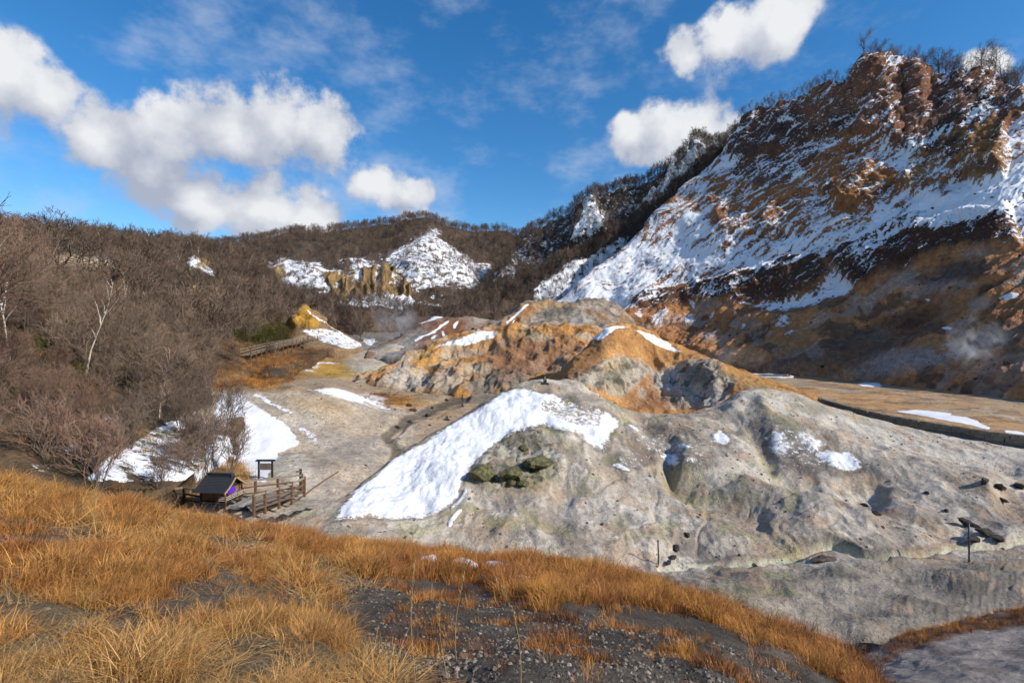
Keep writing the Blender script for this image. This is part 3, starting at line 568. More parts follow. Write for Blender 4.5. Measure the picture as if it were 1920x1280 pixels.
displace(L, (lobes*.9*sstep(0.4,1.4,rowt)*sstep(4.,3.3,rowt)+fold*.16*sstep(.9,1.8,rowt)*sstep(4.,3.0,rowt)*fmask-rillm*.08-rillm2*.05+shape*.95+furrow*.7+fbm(P*.7,4)*.07-(1-sstep(3,26,gul))*.5)*(0.25+.75*fr)*(1-.8*st)-.35*st+sstep(1.0,.7,rowt)*(ridge(P*np.array([.25,.5,.3]),4)*.10+fbm(P*.12,3)*.3)*(1-st))
kn = area_mask(L, ('p',[(870,905),(900,860),(960,815),(1010,815),(1045,860),(1050,900),(1000,925),(920,925)]), 9)
displace(L, kn*(ridge(P*.5,4)*.22+.1)); prep(L, 10, .22); P = flat(L)
base(L, (.29,.25,.21), (.40,.35,.295), (.32,.28,.24), (.50,.455,.395), freq=.12, k=1.3)
blend(sstep(.2,-.8,fold)*(.3+.7*fmask), (.21,.175,.145), .6); blend(sstep(.6,1.2,fold), (.52,.48,.42), .5)
stk = fbm(P*np.array([.75,.16,.3]), 4, .6, 15.); L.col = L.col*(1+.34*np.clip(stk, -1, 1))[:, None]; blend(sstep(.1,.6,fbm(P*.2,3,.5,44.)), (.40,.31,.22), .45)
paint(L, [(('e',1180,950,110,40,-5),(.47,.44,.40),.6),(('e',1320,850,50,24,20),(.46,.40,.34),.5),(('e',1300,900,60,22,15),(.33,.31,.2),.6),(('e',1390,930,60,18,10),(.33,.315,.2),.5),(('p',[(1380,735),(1480,735),(1700,800),(1920,846),(2300,900),(2300,960),(1800,870),(1600,830),(1450,780)]),(.47,.455,.43),.7),(('e',1230,960,60,24),(.55,.52,.48),.5),
  (('p',[(870,905),(900,860),(960,815),(1010,815),(1045,860),(1050,900),(1000,925),(920,925)]),(.25,.24,.17),.8),(('e',990,840,40,22,20),(.13,.12,.09),.7),(('p',[(1020,716),(1100,730),(1180,778),(1110,755)]),(.33,.29,.24),.8),(('e',1520,870,80,40,20),(.25,.215,.185),.6),(('e',1620,780,60,14,12),(.28,.27,.16),.4),(('e',1520,765,50,10,20),(.17,.16,.1),.6),
  (('p',[(960,760),(1000,722),(950,732),(900,762)]),(.40,.30,.2),.4),(('p',[(500,1000),(560,970),(660,940),(640,985),(700,1000),(600,1010)]),(.27,.245,.2),.7),(('e',1400,1110,160,36,8),(.33,.29,.25),.6),(('e',1800,1100,160,40,-5),(.20,.19,.18),.6),(('e',1520,1170,120,18,8),(.40,.355,.31),.6),(('e',1300,1030,60,16),(.17,.16,.15),.6),(('e',1850,960,90,40,10),(.24,.225,.215),.6),(('e',1560,1018,80,9,3),(.15,.14,.12),.6),(('e',1640,1000,160,16,8),(.36,.33,.30),.5)])
blend(bank, (.13,.12,.105), .7); blend(st, (.50,.52,.41), .9)
front = sstep(0.0,.15,rowt)
blend(sstep(.12,.26,fbm(P*.17,5,.62,28.))*front, (.56,.52,.46), .6)
blend(sstep(.10,.26,fbm(P*np.array([.5,.28,.35]),5,.65,88.))*front, (.22,.195,.17), .5)
nearf = sstep(1.0,.8,rowt)*sstep(1150,1300,L.px.ravel()); blend(nearf, (.20,.18,.155), .75); blend(nearf*sstep(.05,.2,fbm(P*np.array([.25,.7,.5]),5,.6,19.)), (.12,.108,.095), .6); blend(nearf*sstep(.1,.25,fbm(P*.35,4,.6,29.)), (.40,.35,.29), .6)
blend(sstep(.22,.32,fbm(P*.3,5,.62,58.))*front, (.36,.25,.16), .5)
blend(sstep(.30,.42,fbm(P*.33,4,.6,38.))*front*(L.px.ravel() < 1500), (.30,.29,.15), .5)
blend(sstep(.1,.3,fbm(P*1.3,4,.6,98.))*kn, (.07,.068,.05), .75)
blend(rillm, (.24,.205,.17), .3); blend(rillm2, (.30,.25,.20), .35); L.col = L.col*np.array((1.03,1.0,.955))
snow(L, [(('p',[(620,975),(650,935),(740,862),(870,778),(965,728),(1005,732),(1060,745),(1120,765),(1160,785),(1150,805),(1120,838),(1080,812),(1010,800),(960,812),(905,850),(880,885),(855,930),(820,968),(740,975),(690,968)]),.92),(('e',1120,820,34,22,50),.6),(('e',1345,820,20,13,20),.75),(('e',1256,862,30,15,30),.62),(('e',1162,873,22,6,10),.65),(('e',1285,838,16,6,10),.6),
   (('e',1460,835,28,36,-20),.56),(('e',1520,825,40,18,35),.56),(('e',1570,862,56,20,18),.68),(('e',1190,800,22,8,30),.6),(('e',1300,860,20,10),.5),(('e',1260,838,130,44,12),.40),(('e',1500,838,120,52,20),.41),(('e',1180,860,60,20,0),.38),(('l',[(860,960),(848,985)],5),.7),(('l',[(875,920),(845,955)],4),.6)], 13)
holes = area_mask(L, ('p',[(1010,745),(1080,750),(1130,775),(1120,800),(1060,800),(1000,775)]), 8)
L.snow = L.snow-holes*.40
L.col = L.col*(1-.35*(sstep(.08,.3,L.snow)*sstep(.6,.4,L.snow)))[:, None]
displace(L, .07*sstep(.42,.62,L.snow)+.03*sstep(.5,.7,L.snow)*fbm(P*1.4,3))
emit(L, 'grey_mound', earth('grey_mound_soil', 1.5, 0.6, 0.3, 0.62, 1.2, 0.5, con=.6))

# ---- slope in the bottom right corner
hc = [(1480,1330,10.5),(1560,1275,12),(1640,1225,14.5),(1700,1192,16),(1800,1163,17.5),(1920,1143,18.5),(2300,1090,19.5),(2900,1050,20)]
L = Hs = loft('H', cols(1480, 2900, 200), [[(1480,1700,5.5),(1920,1560,5.5),(2300,1500,5.5),(2900,1450,5.5)], [(1480,1400,8.6),(1640,1345,9),(1800,1322,9),(1920,1305,9.2),(2300,1270,9),(2900,1230,9)], [(1480,1350,9.8),(1640,1270,12),(1800,1225,13),(1920,1210,13.5),(2300,1170,13.5),(2900,1120,13.5)], hc]+back_rows(hc, [(1.5,1.0),(7,6)]), [10, 60, 60, 6, 4])
prep(L, 12, .5); P = flat(L); displace(L, fbm(P*.3,4)*.2+fbm(P*1.5,3)*.05); prep(L, 12, .5)
base(L, (.27,.23,.205), (.32,.28,.25), (.20,.165,.145), freq=.5); paint(L, [(('p',[(1640,1240),(1700,1180),(1930,1130),(1930,1165),(1800,1190),(1720,1215)]),(.16,.075,.04),.85)])
emit(L, 'near_slope', earth('near_slope_soil', 4.0, 0.6, 0.5))

# ---- slope the camera stands on
gc = [(-1600,880,8.5),(-400,880,10),(0,900,11),(100,930,11.5),(300,965,12.5),(420,985,13),(560,1008,14),(700,1028,15),(860,1042,15.5),(1000,1050,15),(1200,1090,13),(1300,1128,11.5),(1450,1190,9.5),(1550,1235,8),(1640,1300,6.5),(1800,1480,4.6),(2300,1700,3.2),(3400,1900,2.4)]
g0 = [(-1600,2400,.85),(960,2400,.9),(3400,2400,.95)]
g1 = [(-1600,1300,2.4),(0,1290,2.5),(500,1300,2.75),(960,1305,2.95),(1300,1310,3.4),(1640,1430,3.8),(1800,1650,3.0),(3400,2200,1.4)]
g2 = [(-1600,1040,4.4),(0,1085,4.6),(500,1150,5.0),(760,1180,5.2),(960,1180,5.4),(1200,1185,6.0),(1300,1190,6.4),(1450,1240,6.4),(1550,1290,6.2),(1640,1370,5.2),(1800,1550,3.8),(3400,2000,1.9)]
g3 = [(-1600,960,6.2),(0,980,7.2),(500,1060,8.2),(760,1100,8.8),(960,1112,9.2),(1200,1130,9.2),(1300,1150,9.2),(1450,1207,8.2),(1550,1255,7.2),(1640,1330,5.9),(1800,1510,4.2),(3400,1950,2.2)]
L = G = loft('G', cols(-1600, 3400, 380), [g0, g1, g2, g3, gc]+back_rows(gc, [(1.2,.5),(5,3.6),(11,7.5)]), [16, 70, 50, 50, 8, 6, 6])
prep(L, 20, .6); P = flat(L)
displace(L, fbm(P*.5,4)*.13+fbm(P*2.2,4)*.035, (0,0,1)); prep(L, 20, .6); P = flat(L)
base(L, (.080,.067,.055), (.115,.096,.078), (.065,.054,.045), freq=.7)
paint(L, [(('p',[(-100,1080),(100,1100),(250,1180),(600,1200),(740,1280),(760,1400),(-100,1400)]),(.17,.125,.07),.6),(('e',1300,1170,130,40,12),(.075,.062,.048),.7),(('e',1480,1220,60,16,30),(.22,.18,.14),.6)])
snow(L, [(('e',740,1055,16,7),.75),(('e',805,1052,14,8),.8),(('e',865,1060,22,6),.7),(('e',935,1062,20,5),.7),(('e',975,1090,18,4),.65),(('e',700,1035,20,5),.6)])
emit(L, 'foreground_slope', earth('foreground_soil', 9.0, 0.8, 0.6, 0.3, .6))
# ================================================================== plants
class MB:
    """collects faces for one mesh"""
    def __init__(s): s.v = []; s.f = []; s.m = []
    def tube(s, pts, rad, n=3, mat=0):
        k0 = len(s.v)
        for i, p in enumerate(pts):
            a = pts[max(i-1, 0)]; b = pts[min(i+1, len(pts)-1)]; t = (b-a).normalized()
            u = t.cross(Vector((0.3, 0.9, 0.25))).normalized(); w_ = t.cross(u)
            for j in range(n):
                an = 2*math.pi*j/n; s.v.append(p+(u*math.cos(an)+w_*math.sin(an))*rad[i])
        for i in range(len(pts)-1):
            for j in range(n):
                a = k0+i*n+j; b = k0+i*n+(j+1) % n; s.f.append((a, b, b+n, a+n)); s.m.append(mat)
        s.f.append(tuple(range(k0+(len(pts)-1)*n, k0+len(pts)*n))); s.m.append(mat)
    def quad(s, *p, mat=0):
        k = len(s.v); s.v += [Vector(q) for q in p]; s.f.append(tuple(range(k, k+len(p)))); s.m.append(mat)
    def box(s, c, d, rot=None, mat=0, taper=1.0):
        k = len(s.v); c = Vector(c); hx, hy, hz = d[0]/2, d[1]/2, d[2]/2
        for z in (-1, 1):
            tp = taper if z > 0 else 1.0
            for x, y in ((-1,-1),(1,-1),(1,1),(-1,1)):
                p = Vector((x*hx*tp, y*hy*tp, z*hz)); s.v.append(c+(rot@p if rot else p))
        for f in ((3,2,1,0),(4,5,6,7),(0,1,5,4),(1,2,6,5),(2,3,7,6),(3,0,4,7)): s.f.append(tuple(k+i for i in f)); s.m.append(mat)
    def bar(s, a, b, wd, ht, mat=0):
        a = Vector(a); b = Vector(b); d = b-a; L_ = d.length; q_ = d.to_track_quat('X', 'Z').to_matrix()
        s.box((a+b)/2, (L_, wd, ht), q_, mat)
    def mesh(s, name, mats, smooth=False):
        me = bpy.data.meshes.new(name); me.from_pydata([tuple(v) for v in s.v], [], s.f)
        for m in mats: me.materials.append(m)
        if len(mats) > 1: me.polygons.foreach_set('material_index', s.m)
        if smooth: me.polygons.foreach_set('use_smooth', [True]*len(me.polygons))
        me.update(); return me
    def obj(s, name, mat, parent=None, smooth=False, bevel=0.0):
        o = bpy.data.objects.new(name, s.mesh(name, mat if isinstance(mat, (list, tuple)) else [mat], smooth)); C.objects.link(o)
        if parent: o.parent = parent
        if bevel: b = o.modifiers.new('bevel', 'BEVEL'); b.width = bevel; b.segments = 2; b.limit_method = 'ANGLE'
        return o
def empty(name, loc, rz=0.0, sc=1.0):
    o = bpy.data.objects.new(name, None); C.objects.link(o); o.location = loc; o.rotation_euler = (0, 0, rz); o.scale = (sc,)*3; o.empty_display_size = 0.2
    return o
def tag(o, label, cat, group=None):
    o['label'] = label; o['category'] = cat
    if group: o['group'] = group
    return o

bark = plain('bark', (.13,.10,.08), var=.35, scale=30, rand=.25)
twig = plain('twig', (.19,.135,.098), var=.25, scale=10, bump=0, rand=.3)
twig_far = plain('twig_far', (.13,.092,.068), var=.25, scale=10, bump=0, rand=.35)
twig_red = plain('twig_red', (.165,.10,.072), var=.25, scale=10, bump=0, rand=.3)
birch_bark = plain('birch_bark', (.52,.47,.40), var=.45, scale=14, stretch=(1,1,4))
def curve_branch(rnd, p, d, L_, n, bend, up):
    pts = [p.copy()]; d = d.normalized()
    for i in range(n):
        d = (d+Vector((rnd.gauss(0,1), rnd.gauss(0,1), rnd.gauss(0,1)))*bend+Vector((0,0,up))).normalized()
        p = p+d*(L_/n); pts.append(p.copy())
    return pts, d
def along(pts, t):
    x = t*(len(pts)-1); i = min(int(x), len(pts)-2); return pts[i].lerp(pts[i+1], x-i), (pts[i+1]-pts[i]).normalized()
def side_dir(rnd, t, spread):
    r = Vector((rnd.gauss(0,1), rnd.gauss(0,1), rnd.gauss(0,1))); r = (r-t*r.dot(t)).normalized()
    return (t*math.cos(spread)+r*math.sin(spread)).normalized()
def make_tree(seed, stems=1, limbs=9, subs=6, twigs=5, spread=.75, tr=.014, lean=(0,0,0), first=.3, lr=.42, tw=.0028, up=.06, low=False):
    """bare tree one unit tall: (trunk, crown)"""
    rnd = random.Random(seed); T = MB(); K = MB()
    for s in range(stems):
        an = rnd.random()*6.28; o = Vector((math.cos(an), math.sin(an), 0))*(0.03*rnd.random()*(stems > 1))
        d = Vector((math.cos(an)*.38*(stems > 1)*rnd.uniform(.3,1.1), math.sin(an)*.38*(stems > 1)*rnd.uniform(.3,1.1), 1))+Vector(lean)
        H = rnd.uniform(.75, 1.0) if stems > 1 else .92
        pts, _ = curve_branch(rnd, o-Vector((0,0,.03)), d, H, 7, .07, .03)
        r0 = tr*(1 if stems == 1 else rnd.uniform(.4,.75))
        T.tube(pts, [r0*(1-.86*(i/7)**.8) for i in range(8)], 5 if not low else 3)
        for b in range(limbs):
            t = first+(1-first)*(b+rnd.random())/limbs; p, td = along(pts, min(t, .99))
            L1 = lr*(1.15-.75*t)*rnd.uniform(.7,1.2)
            lp, _ = curve_branch(rnd, p, side_dir(rnd, td, spread*rnd.uniform(.7,1.15)), L1, 4, .13, up)
            r1 = r0*(1-.8*t)*.55+.0018
            (T if not low else K).tube(lp, [r1*(1-.2*i) for i in range(5)], 3)
            for c in range(subs):
                t2 = .2+.8*(c+rnd.random())/subs; p2, td2 = along(lp, min(t2,.99)); L2 = L1*rnd.uniform(.35,.6)
                sp, _ = curve_branch(rnd, p2, side_dir(rnd, td2, .7), L2, 2, .16, up)
                K.tube(sp, [tw*1.35, tw*1.1, tw*.7], 3)
                for e_ in range(twigs):
                    t3 = .15+.85*(e_+rnd.random())/twigs; p3, td3 = along(sp, min(t3,.99))
                    q_, _ = curve_branch(rnd, p3, side_dir(rnd, td3, .65), L2*rnd.uniform(.4,.8), 1 if low else 2, .14, up)
                    K.tube(q_, [tw*.85]+[tw*.5]*(len(q_)-1), 3)
    return T, K
def merged(T, K):
    m = MB(); m.v = T.v+K.v; k = len(T.v); m.f = T.f+[tuple(i+k for i in f) for f in K.f]; m.m = [0]*len(T.f)+[1]*len(K.f); return m

shrubs = [make_tree(100+i, stems=7, limbs=6, subs=5, twigs=4, spread=.55, tr=.012, first=.2, lr=.42, tw=.0030, up=.10) for i in range(5)]
saplings = [make_tree(200+i, stems=2, limbs=10, subs=6, twigs=5, spread=.7, tr=.013, first=.25, lr=.40, tw=.0026) for i in range(4)]
ridge_t = [make_tree(300+i, stems=1, limbs=11, subs=6, twigs=5, spread=.85, tr=.020, lean=(-.18,0,0), first=.22, lr=.50, tw=.0026, up=.03) for i in range(4)]
birches = [make_tree(400+i, stems=1, limbs=11, subs=5, twigs=5, spread=.6, tr=.0085, lean=(.10,0,0), first=.38, lr=.32, tw=.0022, up=.07) for i in range(3)]
far_t = [merged(*make_tree(500+i, stems=1, limbs=8, subs=4, twigs=3, spread=.85, tr=.022, first=.25, lr=.5, tw=.0055, low=True)) for i in range(5)]
far_s = [merged(*make_tree(560+i, stems=5, limbs=5, subs=4, twigs=3, spread=.6, tr=.016, first=.2, lr=.45, tw=.0055, low=True)) for i in range(3)]

def tree_kind(lst, trunk_mat, crown_mat):
    return [(T.mesh('trunk', [trunk_mat]), K.mesh('crown', [crown_mat])) for T, K in lst]
SHRUB = tree_kind(shrubs, bark, twig); SHRUBR = [(a, K.mesh('crown', [twig_red])) for (a, _), (T, K) in zip(SHRUB, shrubs)]
SAPL = tree_kind(saplings, bark, twig); RIDGE = tree_kind(ridge_t, bark, twig); BIRCH = tree_kind(birches, birch_bark, twig_red); DKTREE = tree_kind(ridge_t, bark, twig_red)
def plant(name, kind, loc, h, label, cat, group=None, rz=None, tilt=(0, 0)):
    me = random.choice(kind) if isinstance(kind, list) else kind
    o = empty(name, loc, random.random()*6.28 if rz is None else rz, h); o.rotation_euler.x = tilt[0]; o.rotation_euler.y = tilt[1]
    for nm, m in zip(('trunk', 'crown'), me):
        c = bpy.data.objects.new(nm, m); C.objects.link(c); c.parent = o
    return tag(o, label, cat, group)

def pick(L, weight, n, rng=RNG):
    wgt = (L.area.ravel()*weight).clip(0); wgt = wgt/wgt.sum(); return rng.choice(len(wgt), n, replace=True, p=wgt)
def jitter(L, idx, rng=RNG):
    """points spread over the cells around the chosen vertices"""
    nr, nc = L.shape; r = idx//nc; c = idx % nc
    a = rng.random(len(idx))[:, None]-.5; b = rng.random(len(idx))[:, None]-.5
    return L.P[r, c]+L.du[r, c]*a+L.dv[r, c]*b
def visible(L): return (L.px.ravel() > -60) & (L.px.ravel() < 1980)

def scatter(name, protos, mats, pos, rot, scl, tint=None, kindlabel=None):
    """one object: the plants of a cover, drawn as instances of a few clumps that are part of it"""
    V_, F_, M_, pid = [], [], [], []
    for k, m in enumerate(protos):
        o = len(V_); V_ += [tuple(v) for v in m.v]; F_ += [tuple(i+o for i in f) for f in m.f]; M_ += m.m; pid += [k+1]*len(m.v)
    n0 = len(V_); n = len(pos)
    me = bpy.data.meshes.new(name); me.from_pydata(V_+[tuple(p) for p in pos], [], F_)
    for m in mats: me.materials.append(m)
    me.polygons.foreach_set('material_index', M_)
    def att(nm, typ, field, arr):
        a = me.attributes.new(nm, typ, 'POINT'); a.data.foreach_set(field, np.ascontiguousarray(arr).ravel())
    att('pid', 'INT', 'value', np.r_[np.array(pid, np.int32), np.zeros(n, np.int32)])
    att('pick', 'INT', 'value', np.r_[np.zeros(n0, np.int32), RNG.integers(0, len(protos), n).astype(np.int32)])
    att('rot', 'FLOAT_VECTOR', 'vector', np.r_[np.zeros((n0, 3)), rot].astype(np.float32))
    att('scl', 'FLOAT', 'value', np.r_[np.ones(n0), scl].astype(np.float32))
    if tint is not None: att('tint', 'FLOAT_COLOR', 'color', np.c_[np.r_[np.ones((n0, 3)), tint], np.ones(n0+n)].astype(np.float32))
    ob = bpy.data.objects.new(name, me); C.objects.link(ob); ob['kind'] = 'stuff'
    if kindlabel: ob['label'] = kindlabel
    tr = bpy.data.node_groups.new(name+'_scatter', 'GeometryNodeTree')
    tr.interface.new_socket('Geometry', in_out='INPUT', socket_type='NodeSocketGeometry'); tr.interface.new_socket('Geometry', in_out='OUTPUT', socket_type='NodeSocketGeometry')
    N = tr.nodes; K = tr.links; gi = N.new('NodeGroupInput'); go = N.new('NodeGroupOutput')
    def named(nm, ty):
        a = N.new('GeometryNodeInputNamedAttribute'); a.data_type = ty; a.inputs['Name'].default_value = nm; return a.outputs[0]
    pidn = named('pid', 'INT')
    def sep(k):
        c = N.new('FunctionNodeCompare'); c.data_type = 'INT'; c.operation = 'EQUAL'
        ia = [i for i in c.inputs if i.type == 'INT']; K.new(pidn, ia[0]); ia[1].default_value = k
        sg = N.new('GeometryNodeSeparateGeometry'); sg.domain = 'POINT'; K.new(gi.outputs[0], sg.inputs[0]); K.new(c.outputs[0], sg.inputs[1]); return sg.outputs[0]
    g2i = N.new('GeometryNodeGeometryToInstance')
    for k in range(len(protos)): K.new(sep(k+1), g2i.inputs[0])
    iop = N.new('GeometryNodeInstanceOnPoints'); K.new(sep(0), iop.inputs['Points']); K.new(g2i.outputs[0], iop.inputs['Instance'])
    iop.inputs['Pick Instance'].default_value = True; K.new(named('pick', 'INT'), iop.inputs['Instance Index'])
    e2r = N.new('FunctionNodeEulerToRotation'); K.new(named('rot', 'FLOAT_VECTOR'), e2r.inputs[0]); K.new(e2r.outputs[0], iop.inputs['Rotation'])
    K.new(named('scl', 'FLOAT'), iop.inputs['Scale']); K.new(iop.outputs[0], go.inputs[0])
    md = ob.modifiers.new('scatter', 'NODES'); md.node_group = tr
    return ob
def rots(n, tilt=.1): return np.c_[RNG.normal(0, tilt, n), RNG.normal(0, tilt, n), RNG.random(n)*6.283]

# ---- far woods
ia = pick(A, A_tree*visible(A)*(A.t.repeat(A.shape[1]) < 3.2), 5200); pa = jitter(A, ia)
crA = np.where((np.abs(A.t.repeat(A.shape[1])-3) < .05) & visible(A))[0]; ica = RNG.choice(crA, 420); pa = np.r_[pa, jitter(A, ica)]
ic = pick(Cc, C_tree*(Cc.t.repeat(Cc.shape[1]) < 2.2), 2300); pc = jitter(Cc, ic)
crC = np.where(np.abs(Cc.t.repeat(Cc.shape[1])-2) < .05)[0]; pc = np.r_[pc, jitter(Cc, RNG.choice(crC, 330))]
gl_i = pick(Cc, gully, 900) if False else None
allp = np.r_[pa, pc]; n = len(allp)
scatter('wood', far_t, [bark, twig_far], allp-[0,0,.2], rots(n, .07), RNG.uniform(5.0, 8.6, n), kindlabel='leafless brown wood covering the far hills and ridge')
farB = (B.P[..., 1].ravel() > 70)
keep_clear = np.ones(len(farB)); LB = B
for sh in (('p', [(70,470),(245,478),(245,545),(90,540)]), ('e',374,515,34,40), ('e',370,560,30,24)): keep_clear = keep_clear*(1-.95*area_mask(B, sh, 5))
grassy = np.maximum(area_mask(B, ('p', [(400,720),(440,650),(500,610),(640,606),(690,660),(520,740),(420,760)]), 10), (B.px.ravel() > 415)*(B.py.ravel() > 640)*1.0)
ib = pick(B, farB*keep_clear*(1-.98*grassy)*visible(B)*(B.t.repeat(B.shape[1]) < 5.3), 1900); pb = jitter(B, ib); n = len(pb)
pale_t = []
for m_ in far_t[3:]:
    q_ = MB(); q_.v = m_.v; q_.f = m_.f; q_.m = [2 if k == 0 else 1 for k in m_.m]; pale_t.append(q_)
scatter('thicket', far_s+far_t[:3]+pale_t[:1], [bark, twig_far, birch_bark], pb-[0,0,.15], rots(n, .1), RNG.choice([3.0,3.6,4.2,5.0,7.0,8.5], n)*RNG.uniform(.85,1.15,n), kindlabel='leafless brown thicket covering the upper left slope')

# ---- near thicket: single shrubs and young trees
near = (B.P[..., 1].ravel() <= 74) & (B.px.ravel() > -140) & (B.px.ravel() < 470) & (B.t.repeat(B.shape[1]) > .03)
taken = []
order = pick(B, near*1.0, 1500)
for k in order:
    p = Vector(B.P.reshape(-1, 3)[k]); px_, py_ = B.px.ravel()[k], B.py.ravel()[k]
    if any((p-q_).length < 1.75 for q_ in taken) or (px_ > 395 and py_ < 800): continue
    taken.append(p)
    if len(taken) >= 205: break
for p in taken:
    px_ = 960+F*p.x/p.y
    if p.y < 40:
        lab, grp = ('bare reddish shrub in the near thicket behind the dry grass crest', 'bare shrubs low on the left slope') if px_ < 200 else ('bare grey shrub on snowy ground uphill of the shrine', 'bare shrubs above the shrine')
        plant('bare_shrub', SHRUBR if px_ < 200 else SHRUB, p-Vector((0,0,.1)), random.uniform(2.3, 3.9), lab, 'shrub', grp)
    elif random.random() < .55:
        plant('bare_shrub', SHRUB, p-Vector((0,0,.1)), random.uniform(2.8, 4.6), 'bare grey brown shrub in the dense thicket halfway up the left slope', 'shrub', 'bare shrubs halfway up the left slope')
    else:
        plant('bare_tree', SAPL, p-Vector((0,0,.1)), random.uniform(4.2, 6.6), 'slender leafless young tree rising out of the left thicket', 'tree', 'young trees in the left thicket')
for px_, py_, h, lay in ((345,905,3.6,Vf),(395,895,4.2,Vf),(372,880,3.4,Vf),(430,893,3.3,Vf),(300,900,3.2,Vf),(440,850,3.2,Vf)):
    p, _ = spot(lay, px_, py_)
    lab = {395: 'tallest bare shrub with upswept stems right behind the shrine roof', 430: 'bare shrub leaning right between shrine and signboard'}.get(px_, 'bare multi-stemmed shrub in the snow behind the shrine')
    plant('bare_shrub', SHRUB, p-Vector((0,0,.05)), h, lab, 'shrub', None if px_ in (395, 430) else 'bare shrubs behind the shrine', tilt=(0, .25) if px_ == 430 else (0, 0))
for px_, py_, h, lab, tl in ((18,690,9.4,'tall white birch with forked trunk at the left edge',(0,0)), (162,700,9.0,'white birch leaning right in the middle of the thicket',(0,.12)), (300,780,6.6,'thin pale birch sapling standing above the red shrubs',(0,0)), (-40,700,11.0,'dense dark bare tree cut by the left edge',(0,0)), (70,560,9.5,'rounded bare tree rising above the thicket crest, upper left',(0,0)), (238,600,7.5,'pale birch high on the left slope among shrubs',(0,.05))):
    p, _ = spot(B, px_, py_); plant('birch_tree' if 'birch' in lab else 'bare_tree', BIRCH if 'birch' in lab else DKTREE, p-Vector((0,0,.1)), h, lab, 'tree', rz=0.0, tilt=tl)
# ---- trees on the cliff top
tt = Dm.t; r4 = int(np.argmin(np.abs(tt-4.0)))
ONES = ['first','second','third','fourth','fifth','sixth','seventh','eighth','ninth','tenth','eleventh','twelfth','thirteenth','fourteenth','fifteenth','sixteenth','seventeenth','eighteenth','nineteenth']
TENS = {20: 'twent', 30: 'thirt', 40: 'fort'}
def ordinal(n):
    if n < 20: return ONES[n-1]
    t_ = TENS[n//10*10]; return t_+'ieth' if n % 10 == 0 else t_+'y-'+ONES[n % 10-1]
lowx = np.sort(np.linspace(1385, 1604, 34)+RNG.normal(0, 1.5, 34)); bigx = np.sort(np.linspace(1626, 1916, 44)+RNG.normal(0, 2, 44))
for grp_, xs_ in (('low', lowx), ('big', bigx)):
    for k, x in enumerate(xs_):
        c = int(np.argmin(np.abs(Dm.xs-x))); rr = r4+int(RNG.integers(0, 3)); p = Vector(Dm.P[min(rr, len(tt)-1), c])
        h = random.uniform(10.5, 13.5) if grp_ == 'big' else random.uniform(6.5, 9)
        lab = 'windswept bare tree on the cliff summit, %s from the right edge' % ordinal(len(xs_)-k) if grp_ == 'big' else 'low bare tree on the sloping cliff edge, %s from its lower left end' % ordinal(k+1)
        plant('bare_tree', RIDGE, p-Vector((0,0,.6)), h, lab, 'tree', 'bare trees on the cliff summit' if grp_ == 'big' else 'bare trees along the cliff edge', rz=random.uniform(-.6,.6))
for x, y in ((1335,285),(1322,282),(1310,286),(1348,280),(1360,275)):
    p, _ = spot(Cc, x, y); plant('bare_tree', RIDGE, p-Vector((0,0,.3)), random.uniform(6,8), 'bare tree on the knoll behind the cliff shoulder', 'tree', 'bare trees on the knoll')
p, _ = spot(Dm, 1765, 362); plant('bare_shrub', SHRUB, p, 4.5, 'lone bare shrub on the snow slope below the ochre pinnacles', 'shrub')

# ---- grasses
def tuft(seed, n=34, h=.5, spread=.16, wd=.008, droop=.5, lie=0.0):
    rnd = random.Random(seed); m = MB()
    for i in range(n):
        a = rnd.random()*6.28; r = spread*math.sqrt(rnd.random()); p = Vector((math.cos(a)*r, math.sin(a)*r, -.02))
        a2 = a+rnd.gauss(0, .7); out_ = Vector((math.cos(a2), math.sin(a2), 0)); d = (Vector((0,0,1-lie))+out_*rnd.uniform(.1,.45)+out_*lie).normalized()
        hh = h*rnd.uniform(.55, 1.15); side = Vector((-math.sin(a2), math.cos(a2), 0))*wd*.5*rnd.uniform(.7,1.3)
        side = side+Vector((rnd.gauss(0,1), rnd.gauss(0,1), 0))*wd*.25
        dr = droop*rnd.uniform(.4, 1.5); pts = []
        for k in range(5):
            pts.append(p.copy()); p = p+d*(hh/4); d = (d+out_*dr*.28*(k+1)*.6-Vector((0,0,dr*.16*(k+1)))).normalized()
        k0 = len(m.v)
        for k, q_ in enumerate(pts[:-1]):
            tpr = 1-.2*k; m.v += [q_-side*tpr, q_+side*tpr]
        m.v.append(pts[-1])
        for k in range(3): m.f.append((k0+2*k, k0+2*k+1, k0+2*k+3, k0+2*k+2)); m.m.append(0)
        m.f.append((k0+6, k0+7, k0+8)); m.m.append(0)
    return m
grass_mat = plain('dry_grass', (.4,.2,.06), var=.3, scale=9, bump=0, attr='tint', rand=.5, rough=.7)
OR = np.array((.42,.19,.042)); ST = np.array((.46,.30,.12)); RU = np.array((.25,.088,.032)); 
def tints(px, py, n, kind):
    f = RNG.random(n)[:, None]
    if kind == 'fore':
        g_ = sstep(1120, 1230, py)*sstep(780, 640, px); up_ = sstep(900, 500, px)
        lf = fbm(np.c_[px/120, py/70, np.zeros(n)], 3, .5, 5.); nn = np.clip(.5+lf*.9+RNG.normal(0, .25, n), 0, 1)
        c = OR*(1-nn[:, None]*.8)+RU*(nn[:, None]*.8)
        st = np.clip(.3*g_+.5*up_*sstep(.1,-.4,lf)*RNG.random(n)+.1*RNG.random(n), 0, 1)[:, None]
        return c*(1-st)+ST*st
    if kind == 'rust':
        lf = np.clip(.55+.9*fbm(np.c_[px/90, py/45, np.zeros(n)], 3, .5, 9.)+RNG.normal(0,.3,n), 0, 1)[:, None]
        return OR*(1-lf)+np.array((.17,.062,.027))*lf
    return OR*(1-f)+ST*f
